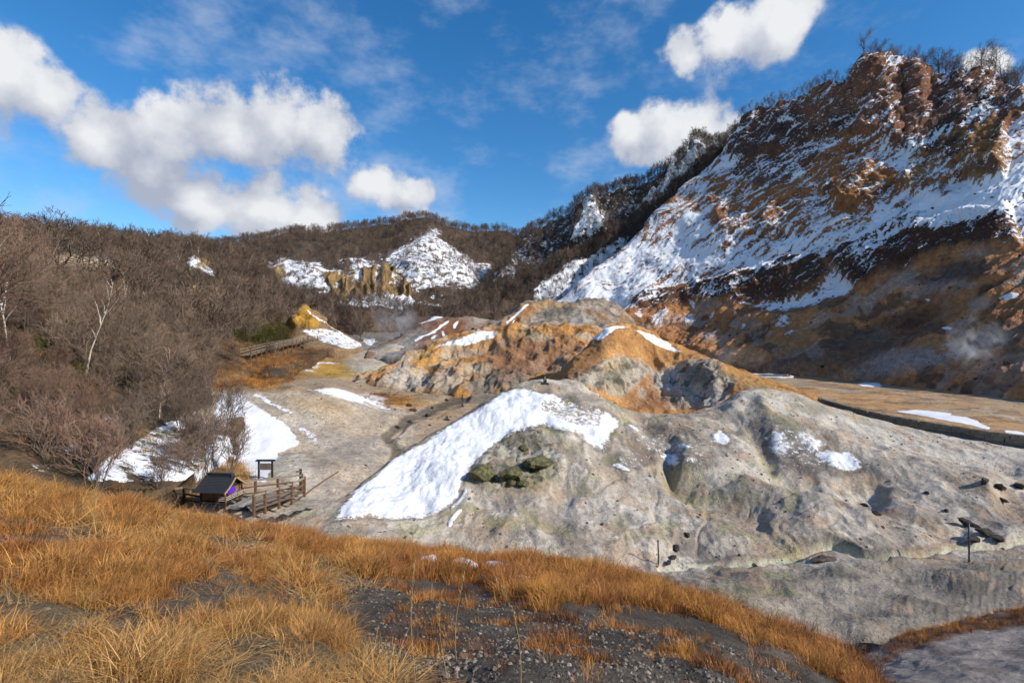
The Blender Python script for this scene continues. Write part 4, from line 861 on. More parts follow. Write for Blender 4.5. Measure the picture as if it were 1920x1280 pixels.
gpx, gpy = G.px.ravel(), G.py.ravel(); GP = flat(G); vis = (gpx > -350) & (gpx < 2050) & (gpy < 1500) & (G.t.repeat(G.shape[1]) < 4.9)
def gm(*pts, soft=14): return area_mask(G, ('p', list(pts)), soft)
clump = sstep(.0, .25, fbm(GP*1.25, 3, .6, 90.))
SOFT = 30
left = gm((-400,800),(0,850),(420,940),(700,985),(760,1040),(700,1090),(600,1130),(640,1180),(640,1290),(600,1400),(-400,1400), soft=34)
bare1 = gm((560,1060),(640,1050),(760,1110),(720,1150),(640,1120),(560,1095), soft=10)+gm((140,975),(260,985),(520,1020),(480,1035),(280,1010), soft=8)+gm((-60,1090),(60,1100),(110,1180),(-60,1190), soft=10)
band_ = gm((600,985),(860,995),(1010,1000),(1200,1040),(1310,1095),(1460,1160),(1560,1210),(1660,1275),(1660,1340),(1580,1285),(1480,1225),(1400,1185),(1300,1145),(1180,1135),(1000,1130),(860,1090),(700,1060))
band_d = gm((700,1060),(860,1100),(1000,1135),(1180,1150),(1180,1175),(1000,1165),(820,1130),(700,1100))
dens = np.clip(left*(.02+1.25*clump)-bare1*1.2-.8*gm((-200,1160),(40,1150),(160,1200),(200,1290),(150,1400),(-200,1400), soft=30), 0, 2)+band_*(.2+1.05*clump)
dens = dens*vis
def ground_tufts(n, w_, protos, name, smin, smax, kind, label, tilt=.12, mat=grass_mat, L=G):
    idx = pick(L, w_/np.maximum(flat(L)[:, 1], 2.0)**1.25, n); p = jitter(L, idx)
    t_ = tints(L.px.ravel()[idx], L.py.ravel()[idx], n, kind)
    sc_ = RNG.uniform(smin, smax, n)*(.75+.5*sstep(-.4, .5, fbm(p*1.3, 2, .5, 55.)))
    if L is G: sc_ = sc_*(.50+.55*sstep(3.0, 11.0, p[:, 1]))
    return scatter(name, protos, [mat], p, rots(n, tilt), sc_, t_, label)
tall = [tuft(600+i, 34, .34, .17, .006, 1.05) for i in range(6)]
short = [tuft(620+i, 40, .17, .14, .0055, .6) for i in range(5)]
flatg = [tuft(640+i, 34, .42, .25, .0042, .5, .75) for i in range(3)]
straw = gm((-100,1170),(300,1190),(620,1190),(740,1270),(760,1400),(-100,1400))
ground_tufts(9500, dens*(1-.75*straw), tall, 'dry_grass', .65, 1.25, 'fore', 'tall orange dry grass covering the foreground slope')
ground_tufts(11000, np.clip(dens*(1-.6*straw)+.12*band_d*clump, 0, 2)*vis, short, 'low_grass', .6, 1.2, 'rust', 'short rust brown grass between the taller tufts')
ground_tufts(1700, (straw*(.1+clump)+.2*left)*vis, flatg, 'flattened_straw', .8, 1.3, 'straw', 'pale flattened straw in the lower left corner', tilt=.25)
ground_tufts(420, (.03+sstep(.1,.4,fbm(GP*1.6,3,.6,12.)))*gm((740,1110),(1000,1150),(1300,1190),(1500,1290),(1500,1400),(740,1400))*vis, short, 'sparse_grass', .6, 1.3, 'rust', 'sparse rust tufts on the dark gravel')
hw = area_mask(Hs, ('p',[(1600,1260),(1700,1185),(1800,1155),(1960,1130),(1960,1165),(1800,1190),(1720,1212),(1660,1250)]), 8)
ground_tufts(900, hw, short, 'slope_grass', .5, 1.0, 'rust', 'rust brown ground cover along the edge of the lower right slope', L=Hs)
vg = area_mask(Vf, ('p',[(330,700),(440,655),(520,650),(620,640),(640,675),(560,690),(540,725),(470,730),(400,735)]), 6)*sstep(-.2,.25,fbm(flat(Vf)*.25,3,.5,6.))+.8*area_mask(Vf, ('e',735,752,50,14,12), 5)*sstep(.0,.3,fbm(flat(Vf)*.5,3,.5,6.))
ground_tufts(2600, vg, short+tall[:2], 'valley_grass', 1.5, 3.2, 'rust', 'orange grass on the valley floor below the boardwalk', L=Vf)
vs = area_mask(Vf, ('p',[(200,950),(300,870),(440,860),(480,900),(380,935),(320,975),(200,1000)]), 8)
ground_tufts(1500, vs, tall, 'shrine_grass', .9, 1.7, 'straw', 'straw coloured grass around the shrine', L=Vf)
bg_ = (grassy*.9+area_mask(B, ('e',430,710,45,25), 5)+.22*(B.P[..., 1].ravel() < 60))*(B.P[..., 1].ravel() < 210)
ground_tufts(2600, bg_*np.maximum(flat(B)[:, 1], 2)**1.25, short+tall[:2], 'hillside_grass', 1.4, 3.4, 'rust', 'dry grass under the shrubs on the left slope', L=B)
# ---- bamboo grass, the green undergrowth of the left slope
def leaves(seed, n=70, r=.6, ll=.26):
    rnd = random.Random(seed); m = MB()
    for i in range(n):
        p = Vector((rnd.gauss(0,r*.5), rnd.gauss(0,r*.5), abs(rnd.gauss(.35,.3)))); a = rnd.random()*6.28; d = Vector((math.cos(a), math.sin(a), rnd.uniform(-.5,.4))).normalized()
        s_ = d.cross(Vector((0,0,1))).normalized()*ll*.13; up_ = Vector((0,0,.02))
        m.quad(p, p+d*ll*.45+s_+up_, p+d*ll, p+d*ll*.45-s_+up_)
    return m
leaf_mat = plain('bamboo_leaf', (.105,.105,.032), var=.4, scale=5, bump=0, rand=.45, rough=.55)
sm_ = area_mask(B, ('p',[(-150,640),(40,610),(120,680),(60,760),(-150,780)]), 14)+area_mask(B, ('e',230,700,80,45), 9)+area_mask(B, ('e',360,595,40,22), 9)+.9*area_mask(B, ('e',500,635,50,22), 9)+.25*area_mask(B, ('e',200,840,200,60), 9)
ib = pick(B, sm_, 5500); n = len(ib)
scatter('bamboo_grass', [leaves(700+i) for i in range(4)], [leaf_mat], jitter(B, ib), rots(n, .15), RNG.uniform(.75, 1.3, n)*(.55+.45*sstep(24, 60, B.P[..., 1].ravel()[ib])+.5*sstep(60,120,B.P[..., 1].ravel()[ib])), kindlabel='green bamboo grass undergrowth on the left slope')
# ---- dry stalks standing alone in the foreground
stalk_mat = plain('stalk', (.34,.23,.10), var=.25, bump=0)
for px_, py_, h, ln, lab in ((858,1235,.62,.05,'tall straight dry stalk left of centre on the gravel'), (985,1290,.62,-.28,'feathery dry stalk leaning left on the gravel'), (838,1290,.46,-.1,'thin pale stalk at the bottom edge'), (775,1290,.75,.02,'tall thin stalk beside the grass border')):
    p, _ = spot(G, px_, py_); rnd = random.Random(px_); m = MB(); pts = [Vector((ln*t*t*h+.02*math.sin(t*4+px_), .02*t, h*t)) for t in np.linspace(0, 1, 7)]; m.tube(pts, [.0026-.0014*i/6 for i in range(7)], 4)
    hd = MB()
    for k in range(26):
        q_, td = along(pts, .62+.37*k/26); e_ = q_+Vector((rnd.gauss(0,.008), rnd.gauss(0,.008), .03)); hd.tube([q_, (q_+e_)/2+Vector((rnd.gauss(0,.003),0,.002)), e_], [.0022,.0028,.0008], 3)
    r_ = empty('dry_stalk', p); m.obj('stem', stalk_mat, r_); hd.obj('seed_head', stalk_mat, r_); tag(r_, lab, 'stalk')
# ================================================================== stones
def rock_mesh(seed, name, mat, sub=3, sq=(1,1,.7), rough=.35, cuts=7):
    import bmesh
    bm = bmesh.new(); bmesh.ops.create_icosphere(bm, subdivisions=sub, radius=1.0)
    rnd = random.Random(seed); V_ = np.array([v.co for v in bm.verts])
    for k in range(cuts):                                        # broken faces
        n_ = np.array([rnd.gauss(0,1), rnd.gauss(0,1), rnd.gauss(0,1)]); n_ /= np.linalg.norm(n_); d_ = rnd.uniform(.45, .8)
        o_ = V_@n_-d_; V_ = V_-np.clip(o_, 0, None)[:, None]*n_*.9
    V_ = V_*(1+rough*fbm(V_*1.3+seed*3.7, 4)[:, None])*np.array(sq)
    for v, c in zip(bm.verts, V_): v.co = c
    me = bpy.data.meshes.new(name); bm.to_mesh(me); bm.free(); me.materials.append(mat); return me
def stone_mat(name, c1, c2, scale=3.0):
    m, t, b = new_mat(name); P_ = t.add('ShaderNodeTexCoord').outputs['Object']
    n1_ = t.noise(P_, scale, 6, .7); n2_ = t.noise(P_, scale*5, 5, .7)
    c_ = t.mix(t.rng(n1_, .4, .62, 0, 1, True), (*c1, 1), (*c2, 1)); k = t.rng(n2_, .25, .75, .55, 1.4)
    cb = t.add('ShaderNodeCombineColor')
    for i in range(3): t.put(cb.inputs[i], k)
    t.put(b.inputs['Base Color'], t.mix(1.0, c_, cb.outputs[0], 'MULTIPLY'))
    bp = t.add('ShaderNodeBump'); bp.inputs['Strength'].default_value = .9; bp.inputs['Distance'].default_value = .15; t.put(bp.inputs['Height'], t.math('ADD', n1_, n2_)); t.link(bp.outputs[0], b.inputs['Normal'])
    return m
dark_stone = stone_mat('dark_stone', (.045,.042,.042), (.10,.09,.085)); moss_stone = stone_mat('moss_stone', (.085,.08,.06), (.24,.22,.08), 4.5); brown_stone = stone_mat('brown_stone', (.10,.075,.06), (.20,.16,.13))
DR = [rock_mesh(i, 'boulder', dark_stone, 3, (1, .7, .62), .3) for i in range(4)]; MR = [rock_mesh(20+i, 'boulder', moss_stone, 4, (1, .85, .7), .26, 14) for i in range(4)]; BR = [rock_mesh(40+i, 'boulder', brown_stone, 3, (1, .8, .7), .35) for i in range(3)]
def boulder(L, px_, py_, rpx, lst, label, group=None, sc=(1,1,1), sink=.3, rz=None, tilt=0):
    p, n_ = spot(L, px_, py_); r = rpx/F*p.y
    o = bpy.data.objects.new('boulder', random.choice(lst)); C.objects.link(o); o.location = p+Vector((0,0,r*(.5-sink)*sc[2])); o.scale = (r*sc[0], r*sc[1], r*sc[2]); o.rotation_euler = (0, tilt, random.random()*6.28 if rz is None else rz)
    return tag(o, label, 'boulder', group)
boulder(F1, 905,890,34, MR, 'large yellow green crusted boulder, leftmost on the snowy mound', sc=(1,1,.85), rz=.3)
boulder(F1, 957,892,25, MR, 'round yellow crusted boulder in the middle of the mound group'); boulder(F1, 983,908,15, MR, 'small bright yellow boulder below the crusted pair')
boulder(F1, 1012,868,34, MR, 'broad dark olive boulder, rightmost and highest on the mound', sc=(1.2,1,.7)); boulder(F1, 985,842,14, MR, 'small dark olive stone above the crusted boulders'); boulder(F1, 962,905,12, MR, 'small mossy stone wedged between the crusted boulders')
for i, (x, y, r, s_, tl, lab) in enumerate(((1822,985,22,(1.3,.5,.5),.5,'sharp black slab tilted up at the top of the right rock pile'),(1850,1000,26,(1.3,.6,.6),.35,'largest black slab in the rock pile by the stream'),(1872,1012,18,(1,.7,.7),.2,'blunt black rock at the right foot of the pile'),(1826,1012,20,(1.1,.7,.6),.1,'low black rock at the left foot of the pile'),
     (1846,902,18,(1.4,.6,.6),.3,'long black rock, upper one on the far right mound'),(1875,915,20,(1.2,.7,.6),.4,'black jagged rock in the middle of the far right group'),(1912,912,17,(1.3,.7,.6),.2,'black rock at the right edge above the pile'),(1880,935,13,(1.3,.7,.4),0,'flat black rock below the far right group'))):
    boulder(F1, x, y, r, DR, lab, sc=s_, tilt=tl, rz=.2*i)
for x, y, r, lab in ((1290,1004,9,'round dark stone above the stream left of centre'),(1270,1028,12,'low dark stone just above the stream start'),(1264,1045,10,'dark stone at the stream start by the left post'),(1622,946,8,'dark stone on the right slope, upper of two'),(1643,962,10,'dark wedge stone on the right slope, lower of two'),(1776,957,7,'small brown stone left of the black pile'),(1738,922,7,'small dark stone beneath the pale crest'),(1255,1058,8,'wet stone beside the foot of the left post'),(1415,1060,7,'small stone lying in the stream bed'),(1545,1048,17,'flat brown stone in the bend of the stream')):
    boulder(F1, x, y, r, DR if x != 1545 else BR, lab, sc=(1,1,.8) if x != 1545 else (1.6,1,.5))
rnd = random.Random(5)
for x, y in ((768,760),(775,768),(830,722),(818,730),(790,722),(845,735),(870,720),(880,735),(900,728),(770,790),(800,778),(812,765),(840,750),(858,742),(745,800),(690,715),(720,712),(664,714)):
    boulder(Vf, x, y, rnd.uniform(4, 8), DR, 'small dark stone lying along the creek in the middle of the valley', 'stones along the creek')
for x, y in ((548,968),(530,975),(520,982),(560,962),(505,978),(575,958)):
    boulder(Vf, x, y, rnd.uniform(9,15), DR+BR, 'grey rubble stone at the foot of the walkway fence', 'rubble under the walkway')
# loose gravel
def pebble(seed, mat=0):
    import bmesh
    bm = bmesh.new(); bmesh.ops.create_icosphere(bm, subdivisions=1, radius=1.0); r_ = random.Random(seed); m = MB()
    for v in bm.verts: v.co *= r_.uniform(.65, 1.2); v.co.z *= .7
    m.v = [v.co.copy() for v in bm.verts]; m.f = [tuple(v.index for v in f.verts) for f in bm.faces]; m.m = [0]*len(m.f); bm.free(); return m
peb_mat = plain('gravel', (.1,.09,.08), var=.3, scale=3, bump=0, attr='tint', rand=.5)
def gravel(name, L, w_, n, smin, smax, c, label):
    idx = pick(L, w_, n); f_ = RNG.random(n)**3; scl = smin+(smax-smin)*f_**2
    scatter(name, [pebble(900+i) for i in range(5)], [peb_mat], jitter(L, idx), rots(n, .6), scl, np.array(c)*RNG.uniform(.5, 1.7, n)[:, None], label)
gz = gm((700,1090),(1000,1140),(1300,1180),(1520,1270),(1560,1400),(700,1400))+.5*bare1+.3*gm((-100,1080),(150,1100),(200,1300),(-100,1400))
gravel('gravel', G, gz*vis/np.maximum(GP[:, 1], 2), 16000, .004, .027, (.15,.125,.10), 'dark gravel covering the bare foreground bank')
gravel('scree', F1, (L_ := sstep(0.6, 1.4, F1.t.repeat(F1.shape[1])))*(F1.t.repeat(F1.shape[1]) < 4)*(F1.px.ravel() < 1960)*(F1.snow < .3)*sstep(-.3, .5, fbm(flat(F1)*.35, 3, .5, 71.)), 1900, .02, .16, (.13,.12,.105), 'scattered small stones on the grey mound')
gravel('valley_stones', Vf, (Vf.snow < .3)*(Vf.px.ravel() > 480)*(Vf.py.ravel() > 690)*sstep(0, .4, fbm(flat(Vf)*.3, 3, .5, 72.)), 1200, .05, .3, (.12,.11,.10), 'scattered stones on the valley floor')
gravel('mountain_debris', Dm, (Dm.t.repeat(Dm.shape[1]) < 3.0)*(Dm.t.repeat(Dm.shape[1]) > .3)*(Dm.px.ravel() < 1960)*sstep(-.1, .5, fbm(P_ if False else flat(Dm)*.06, 3, .5, 73.)), 900, .12, .8, (.12,.07,.045), 'dark rubble strewn over the mountain slope')

# ================================================================== built things
wood = plain('weathered_wood', (.15,.088,.052), var=.4, scale=8, stretch=(1,1,6), rough=.8); wood_grey = plain('grey_wood', (.25,.21,.165), var=.35, scale=7, stretch=(5,1,1)); wood_dark = plain('dark_wood', (.035,.028,.025), var=.3, scale=10)
wood_warm = plain('warm_wood', (.22,.10,.04), var=.35, scale=9, stretch=(1,1,5)); roof_mat = plain('slate_roof', (.035,.037,.043), var=.25, scale=12, rough=.6, spec=.4); purple = plain('purple_cloth', (.10,.025,.55), var=.3, scale=12, rough=.7)
white_paint = plain('pale_rail', (.5,.47,.43), var=.15); stone_grey = plain('cut_stone', (.25,.24,.23), var=.3, scale=6, bump=.6); steel = plain('grey_green_steel', (.05,.065,.068), rough=.5, spec=.4); gold = plain('pale_bargeboard', (.38,.27,.13), var=.2); board_mat = plain('notice_board', (.20,.17,.14), var=.2, scale=20)
def at(px_, py_, d): return Vector(((px_-960)/F*d, d, (HY-py_)/F*d))
# ---- shrine: front gable faces right
DZ = -9.42
sb = at(413, 948, 29.6); sb.z = DZ-.05
S_ = empty('shrine', sb, R(-6), .9); tag(S_, 'small wooden shrine with dark tiled roof and purple curtain', 'shrine')
def curve_roof(side, x0, x1, z0=1.20, z1=1.92, yo=1.22, n=7):
    pr = []
    for i in range(n+1):
        t = i/n; pr.append((side*yo*(1-t)+side*.04*t, z0+(z1-z0)*(t**1.35)))
    return pr
for sd in (-1, 1):
    pr = curve_roof(sd, 0, 0); rows_ = 9; shp = empty if False else None
    slope = MB(); k = len(pr)
    for x in (-.98, 1.08):
        for th in (0, -.07):
            slope.v += [Vector((x+(.06 if x > 0 else -.06)*(1-i/(k-1)), y, z+th)) for i, (y, z) in enumerate(pr)]
    for i in range(k-1):
        a, b_, c_, d_ = i, k+i, 2*k+i, 3*k+i
        for f_ in ((a, a+1, c_+1, c_), (b_, d_, d_+1, b_+1), (a, b_, b_+1, a+1), (c_, c_+1, d_+1, d_)): slope.f.append(f_); slope.m.append(0)
    slope.f.append((0, 2*k, 3*k, k)); slope.m.append(0)
    ro = slope.obj('roof_slope', roof_mat, S_)
    for j in range(1, 12):                                       # courses of shingles
        t = j/12; x_ = t*(k-1); i = int(x_); y = pr[i][0]+(pr[i+1][0]-pr[i][0])*(x_-i); z = pr[i][1]+(pr[i+1][1]-pr[i][1])*(x_-i)
        cs = MB(); cs.box((.05, y, z+.008), (2.04+.1*(1-t), .035, .022)); cs.obj('shingle_course', roof_mat, ro)
    bb = MB()
    for i in range(k-1):
        for x in (1.10+.06*(1-i/(k-1)), ): bb.bar((x, pr[i][0], pr[i][1]-.075), (x-.008, pr[i+1][0], pr[i+1][1]-.075), .04, .085)
    bb.obj('bargeboard', gold, S_)
rg = MB(); rg.box((.03, 0, 1.985), (1.62, .22, .16)); rg.box((.03, 0, 2.075), (1.70, .30, .035)); ro = rg.obj('ridge', roof_mat, S_, bevel=.012)
for x in (-.80, .86): e_ = MB(); e_.box((x, 0, 1.94), (.07, .36, .28), taper=.75); e_.obj('ridge_end', roof_mat, ro)
bd_ = MB(); bd_.box((-.15, 0, .90), (1.06, 1.10, .78)); bd_.obj('wall', wood_dark, S_)
for x, y in ((-.70,-.57),(-.15,-.57),(.38,-.57),(.38,.57),(-.70,.57)): m = MB(); m.box((x, y, .80), (.10, .10, 1.0)); m.obj('corner_post', wood_warm, S_)
for x, d_ in ((-.43, .40), (.12, .40)): m = MB(); m.box((x, -.565, .70), (d_, .035, .42)); m.obj('wall_panel', wood_warm, S_)
for y in (-.26, .26): m = MB(); m.box((.395, y, .85), (.035, .46, .66)); m.obj('door', wood_warm, S_)
gb = MB(); gb.quad((.80,-.85,1.27),(.80,.85,1.27),(.80,.30,1.60),(.80,0,1.86),(.80,-.30,1.60)); gb.quad((.77,-.85,1.27),(.77,-.30,1.60),(.77,0,1.86),(.77,.30,1.60),(.77,.85,1.27)); gb.box((.79,0,1.25),(.10,1.9,.08)); gb.obj('gable', wood_dark, S_)
for y in (-.72, .72): m = MB(); m.box((.84, y, .76), (.10, .10, 1.05)); m.obj('porch_post', wood_warm, S_)
fl = MB(); fl.box((.12, 0, .44), (1.75, 1.75, .07)); fl.obj('platform', wood_dark, S_)
for x in (-.65, .1, .85):
    for y in (-.78, .78): m = MB(); m.box((x, y, .19), (.10, .10, .46)); m.obj('foundation_post', wood_dark, S_)
cu = MB(); nx = 26
for i in range(nx+1):
    y = -.74+.8*i/nx
    for z, a_ in ((1.26, .02), (1.16, .07), (1.04-.07*math.sin(math.pi*i/nx), .10), (.99-.10*abs(math.sin(2*math.pi*i/nx)), .08)): cu.v.append(Vector((.90+a_*math.sin(i*1.55)+.03, y, z)))
for i in range(nx):
    for j in range(3): a = i*4+j; cu.f.append((a, a+4, a+5, a+1)); cu.m.append(0)
cuo = cu.obj('curtain', purple, S_, True); md = cuo.modifiers.new('solid', 'SOLIDIFY'); md.thickness = .015
kn_ = MB(); kn_.box((0,0,0),(1,1,1))
bo = bpy.data.objects.new('curtain_bundle', rock_mesh(77, 'curtain_bundle', purple, 3, (.16,.30,.13), .5, 0)); C.objects.link(bo); bo.parent = S_; bo.location = (.98, -.38, 1.12); bo['label'] = 'gathered purple cloth knot'
for z in (.58, .68, .78): m = MB(); m.bar((.98, -.86, z), (.98, .86, z), .03, .03); m.bar((.5, -.86, z), (.98, -.86, z), .03, .03); m.obj('railing', white_paint, S_)
for y in (-.86, -.3, .3, .86): m = MB(); m.box((.98, y, .64), (.05, .05, .42)); m.obj('railing_post', wood_warm, S_)
sp_ = MB(); sp_.box((1.45, 0, .12), (.6, 1.3, .24)); sp_.obj('stone_step', stone_grey, S_, bevel=.02)
# ---- walkway and fences
def fence(pts, label, h=1.05, mat=wood):
    r_ = empty('wooden_fence', pts[0]); o = Vector(pts[0])
    for p in pts: m = MB(); q_ = Vector(p)-o; m.box((q_.x, q_.y, h/2-.1), (.13, .13, h+.2)); m.obj('post', mat, r_, bevel=.012)
    for z, hh in ((h-.06, .11), (h*.58, .09), (h*.22, .09)):
        for a, b_ in zip(pts[:-1], pts[1:]): m = MB(); m.bar(Vector(a)-o+Vector((0,-.075,z+.004)), Vector(b_)-o+Vector((0,-.075,z)), .055, hh); m.obj('rail', wood_grey if z > h*.8 else mat, r_)
    return tag(r_, label, 'fence')
def gpt(px_, py_, z=DZ): d = -z*F/(py_-HY); return at(px_, py_, d)
fence([gpt(476,962), gpt(497,956), gpt(523,947), gpt(547,938), gpt(571,925)], 'brown rail fence on the near side of the shrine walkway')
fence([gpt(452,934), gpt(479,930), gpt(521,925), gpt(566,919)], 'brown rail fence on the far side of the shrine walkway')
fence([gpt(312,945), gpt(345,942), gpt(378,948)], 'dark short fence left of the shrine, half hidden in grass', .95, wood_dark)
dk_ = empty('walkway_deck', gpt(455, 950)); o = Vector(dk_.location)
a0_, a1_, b0_, b1_ = gpt(470,960), gpt(569,925), gpt(450,935), gpt(564,920.5)
for i in range(26):
    t = (i+.5)/26; p0 = a0_.lerp(a1_, t)-o; p1 = b0_.lerp(b1_, t)-o; m = MB(); m.bar(p0+Vector((0,.06,.02)), p1+Vector((0,-.06,.02)), (a1_-a0_).length/26*.86, .05); m.obj('plank', wood_grey, dk_)
tag(dk_, 'grey plank walkway deck between the two fences', 'walkway')
# ---- signboard, marker post, pipe
q0, _ = spot(Vf, 486, 898); q1, _ = spot(Vf, 507, 899); q1.z = q0.z; q1.y = q0.y+.1
r_ = empty('signboard', q0)
dv_ = q1-q0; W_ = dv_.length
for x in (0, W_): m = MB(); m.box((x, 0, .62), (.10, .10, 1.36)); m.obj('post', wood_dark, r_)
m = MB(); m.box((W_/2, -.02, .93), (W_-.06, .05, .44)); pn_ = m.obj('panel', board_mat, r_)
for k in range(5): m = MB(); m.box((W_/2, -.048, 1.08-.07*k), (W_*(.66 if k < 4 else .4), .006, .018)); m.obj('text_line', wood_dark, pn_)
m = MB(); m.box((W_/2, 0, 1.33), (W_+.36, .26, .07)); m.box((W_/2, 0, 1.38), (W_+.30, .10, .05)); m.obj('roof', wood_dark, r_); tag(r_, 'dark wooden notice board with small roof beside the snow patch', 'signboard')
p, _ = spot(Vf, 565, 918); r_ = empty('marker_post', p); m = MB(); m.box((0,0,.65),(.12,.12,1.5)); m.obj('post', wood_dark, r_); m = MB(); m.bar((-.30,0,1.22),(.04,-.07,1.26),.03,.10); m.obj('arrow_board', wood_grey, r_); m = MB(); m.box((0,0,1.44),(.05,.05,.14)); m.obj('tip', white_paint, r_); tag(r_, 'dark post with a small pointing board at the walkway end', 'post')
pp = [spot(Vf, x, y)[0]+Vector((0,0,.10)) for x, y in ((548,945),(570,930),(592,914),(612,900),(634,886))]
m = MB(); m.tube(pp, [.05]*5, 6); tag(m.obj('pipe', wood, None), 'thin brown pipe running up the slope right of the walkway', 'pipe')
def marker(L, px_, py_, h, label, w_=.26):
    p, _ = spot(L, px_, py_); r_ = empty('marker_post', p); m = MB(); m.box((0,0,h/2-.1),(w_,w_*.7,h+.2)); m.obj('post', wood_dark, r_, bevel=.02); m = MB(); m.box((0,0,.02),(w_*2.2,w_*1.8,.16)); m.obj('base_stone', dark_stone, r_)
    pl_ = MB(); pl_.box((0,-w_*.36,h*.62),(w_*.5,.012,h*.45)); pl_.obj('plate', white_paint if False else board_mat, r_); tag(r_, label, 'post')
marker(F1, 1022, 717, .95, 'dark inscribed post on the summit of the grey mound', .34)
marker(Vf, 866, 760, .85, 'dark post in the valley, lower of the pair', .22); marker(Vf, 868, 747, .8, 'dark post in the valley, upper of the pair', .22); marker(Vf, 838, 785, .45, 'short dark stump below the valley posts', .3)
for px_, py_, h, lab in ((1235,1056,1.28,'thin grey steel post left, at the start of the stream'), (1818,1052,2.15,'tall grey steel post right, in front of the black rocks')):
    p, _ = spot(F1, px_, py_); r_ = empty('steel_post', p); m = MB(); m.tube([Vector((0,0,-.2)), Vector((0,0,h*.5)), Vector((-.02,0,h))], [.045]*3, 10); m.obj('pole', steel, r_, True); m = MB(); m.tube([Vector((-.02,0,h)), Vector((-.02,0,h+.04))], [.06,.05], 10); m.obj('cap', steel, r_); tag(r_, lab, 'post')
# ---- boardwalk across the valley
bp_ = [(462,676),(490,668),(515,661),(540,656),(565,651),(590,646),(618,640)]
pts = [front_spot(x, y, B, Vf)[0]+Vector((0,0,.5)) for x, y in bp_]; zl = np.linspace(pts[0].z, pts[-1].z+.4, len(pts))
for p, z in zip(pts, zl): p.z = z+.4
r_ = empty('boardwalk', pts[0]); o = pts[0].copy()
for a, b_ in zip(pts[:-1], pts[1:]):
    for k in range(8): t0 = k/8; c0 = a.lerp(b_, t0+.06)-o; m = MB(); dd = (b_-a).normalized(); sd = Vector((-dd.y, dd.x, 0)).normalized(); m.bar(c0-sd*.8, c0+sd*.8, (b_-a).length/8*.82, .08); m.obj('plank', wood_grey, r_)
    sd = Vector((-(b_-a).y, (b_-a).x, 0)).normalized()
    for s_ in (-.85, .85):
        for z in (.5, 1.0): m = MB(); m.bar(a-o+sd*s_+Vector((0,0,z)), b_-o+sd*s_+Vector((0,0,z)), .10, .12); m.obj('rail', wood_grey, r_)
        for k in range(3): c0 = a.lerp(b_, k/3)-o+sd*s_; m = MB(); m.box(c0+Vector((0,0,-.55)), (.16,.16,3.3)); m.obj('post', wood, r_)
tag(r_, 'long railed wooden boardwalk crossing the orange grass', 'boardwalk')
# ---- last snow between the grass tufts
snow_mat = plain('old_snow', (.78,.80,.84), var=.08, scale=9, bump=.5)
for x, y, r, k in ((742,1040,20,.5),(806,1040,17,.8),(866,1046,22,.4),(935,1050,20,.35),(978,1076,18,.3),(700,1026,18,.35),(1098,1092,14,.3)):
    p, _ = spot(G, x, y+14); r_ = r/F*p.y; o_ = bpy.data.objects.new('snow_patch', rock_mesh(x, 'snow_patch', snow_mat, 3, (1.0,.8,.45*k+.12), .45, 0)); C.objects.link(o_); o_.location = p+Vector((0,-.15,.10)); o_.scale = (r_*1.25, r_*1.25, r_*1.1); o_['kind'] = 'stuff'; o_['label'] = 'small leftover snow patch between the orange grass tufts'
# ---- retaining wall of stacked blocks and the pool
wl_ = [(1478,733),(1540,751),(1600,768),(1660,782),(1720,793),(1780,803),(1850,814),(1925,824),(2050,842)]
wp = []
for x, y in wl_:
    d = 11.35*F/(y-HY); wp.append(at(x, y, d))
r_ = empty('retaining_wall', wp[0]); o = wp[0].copy(); r_['label'] = 'dark stone retaining wall edging the orange flat ground'; r_['category'] = 'wall'
rnd = random.Random(8); wall_mat = stone_mat('wall_stone', (.22,.18,.135), (.33,.27,.19), 1.5)
blk = MB(); blk.box((0,0,0),(1,1,1)); bm_ = blk.mesh('block', [wall_mat])
for a, b_ in zip(wp[:-1], wp[1:]):
    L1 = (b_-a).length; nb = max(2, int(L1/1.7)); ang = math.atan2((b_-a).y, (b_-a).x)
    for k in range(nb):
        for c_ in range(2):
            t = (k+.5+(.25 if c_ else 0))/nb; p = a.lerp(b_, t)-o; ob = bpy.data.objects.new('block', bm_); C.objects.link(ob); ob.parent = r_; ob.location = p+Vector((rnd.gauss(0,.03), rnd.gauss(0,.03), -.02+.60*c_-.45)); ob.scale = (L1/nb*.97, .8+rnd.uniform(-.08,.08), .64); ob.rotation_euler = (rnd.gauss(0,.02), rnd.gauss(0,.02), ang+rnd.gauss(0,.02))
cp, _ = spot(Rf, 1432, 706); m = MB(); n = 40; m.v = [Vector((math.cos(2*math.pi*i/n)*7.2, math.sin(2*math.pi*i/n)*7.2, 0)) for i in range(n)]; m.f = [tuple(range(n))]; m.m = [0]
wm, t, b = new_mat('pool_water'); b.inputs['Base Color'].default_value = (.16,.16,.155,1); b.inputs['Roughness'].default_value = .12; b.inputs['Specular IOR Level'].default_value = .5
bp = t.add('ShaderNodeBump'); bp.inputs['Strength'].default_value = .15; t.put(bp.inputs['Height'], t.noise(t.add('ShaderNodeTexCoord').outputs['Object'], 2.0, 3)); t.link(bp.outputs[0], b.inputs['Normal'])
cp.z += .5
po = m.obj('pool', wm); po.location = cp; po['kind'] = 'structure'
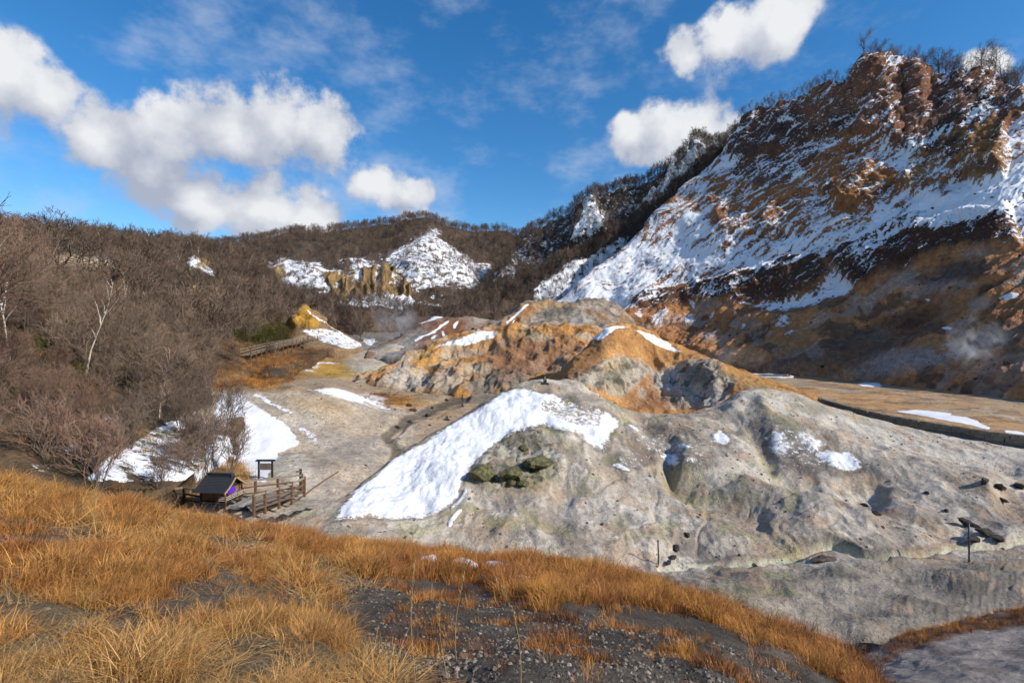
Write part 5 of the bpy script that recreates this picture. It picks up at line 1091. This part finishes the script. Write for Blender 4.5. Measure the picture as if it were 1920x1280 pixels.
rm_ = MB(); ring = [Vector((math.cos(2*math.pi*i/n)*(7.4+.3*math.sin(i*1.7)), math.sin(2*math.pi*i/n)*(7.4+.3*math.sin(i*1.7)), .05+.05*math.sin(i*2.3))) for i in range(n+1)]; rm_.tube(ring, [.42+.08*math.sin(i*1.3) for i in range(n)]+[.42], 6)
ro = rm_.obj('pool_rim', plain('mineral_crust', (.48,.46,.42), var=.25, scale=2), None, True); ro.location = cp; tag(ro, 'pale mineral rim around the round grey pool', 'pool rim')
# ---- steam
def steam(label, base_, size, dens_, seed, lean=.3):
    import bmesh
    bm = bmesh.new(); bmesh.ops.create_icosphere(bm, subdivisions=3, radius=1.0)
    for v in bm.verts:
        z = v.co.z; k_ = .55+.45*(z*.5+.5); v.co.x = v.co.x*k_+lean*(z+1)*.5; v.co.y *= k_
    me = bpy.data.meshes.new('steam'); bm.to_mesh(me); bm.free(); o_ = bpy.data.objects.new('steam', me); C.objects.link(o_); o_.location = base_+Vector((0,0,size[2]*.8)); o_.scale = size
    m_ = bpy.data.materials.new('steam_%d' % seed); m_.use_nodes = True; t_ = NT(m_.node_tree); t_.n.clear(); ou = t_.add('ShaderNodeOutputMaterial'); pv = t_.add('ShaderNodeVolumePrincipled'); pv.inputs['Color'].default_value = (.95,.96,.98,1); pv.inputs['Anisotropy'].default_value = .2
    P_ = t_.add('ShaderNodeTexCoord').outputs['Object']
    fall = t_.rng(t_.vmath('LENGTH', t_.vmath('SUBTRACT', P_, (lean*.5, 0, -.15))), .15, .95, 1, 0, True); n_ = t_.noise(t_.vmath('ADD', P_, (seed*3.1, 0, 0)), 1.5, 6, .68, 1.8)
    t_.put(pv.inputs['Density'], t_.math('MULTIPLY', t_.math('MULTIPLY', fall, t_.rng(n_, .50, .74)), dens_)); t_.link(pv.outputs[0], ou.inputs['Volume']); me.materials.append(m_); o_['kind'] = 'stuff'; o_['label'] = label
steam('white steam rising at the far end of the valley', at(735,640,165), (11,7,10), .40, 1, .2)
steam('white steam plume drifting on the right mountain foot', at(1805,690,112), (9,5,8), .5, 2, .6)
steam('thin steam along the foot of the mountain by the pool', at(1390,695,160), (13,6,6), .16, 3, -.3)
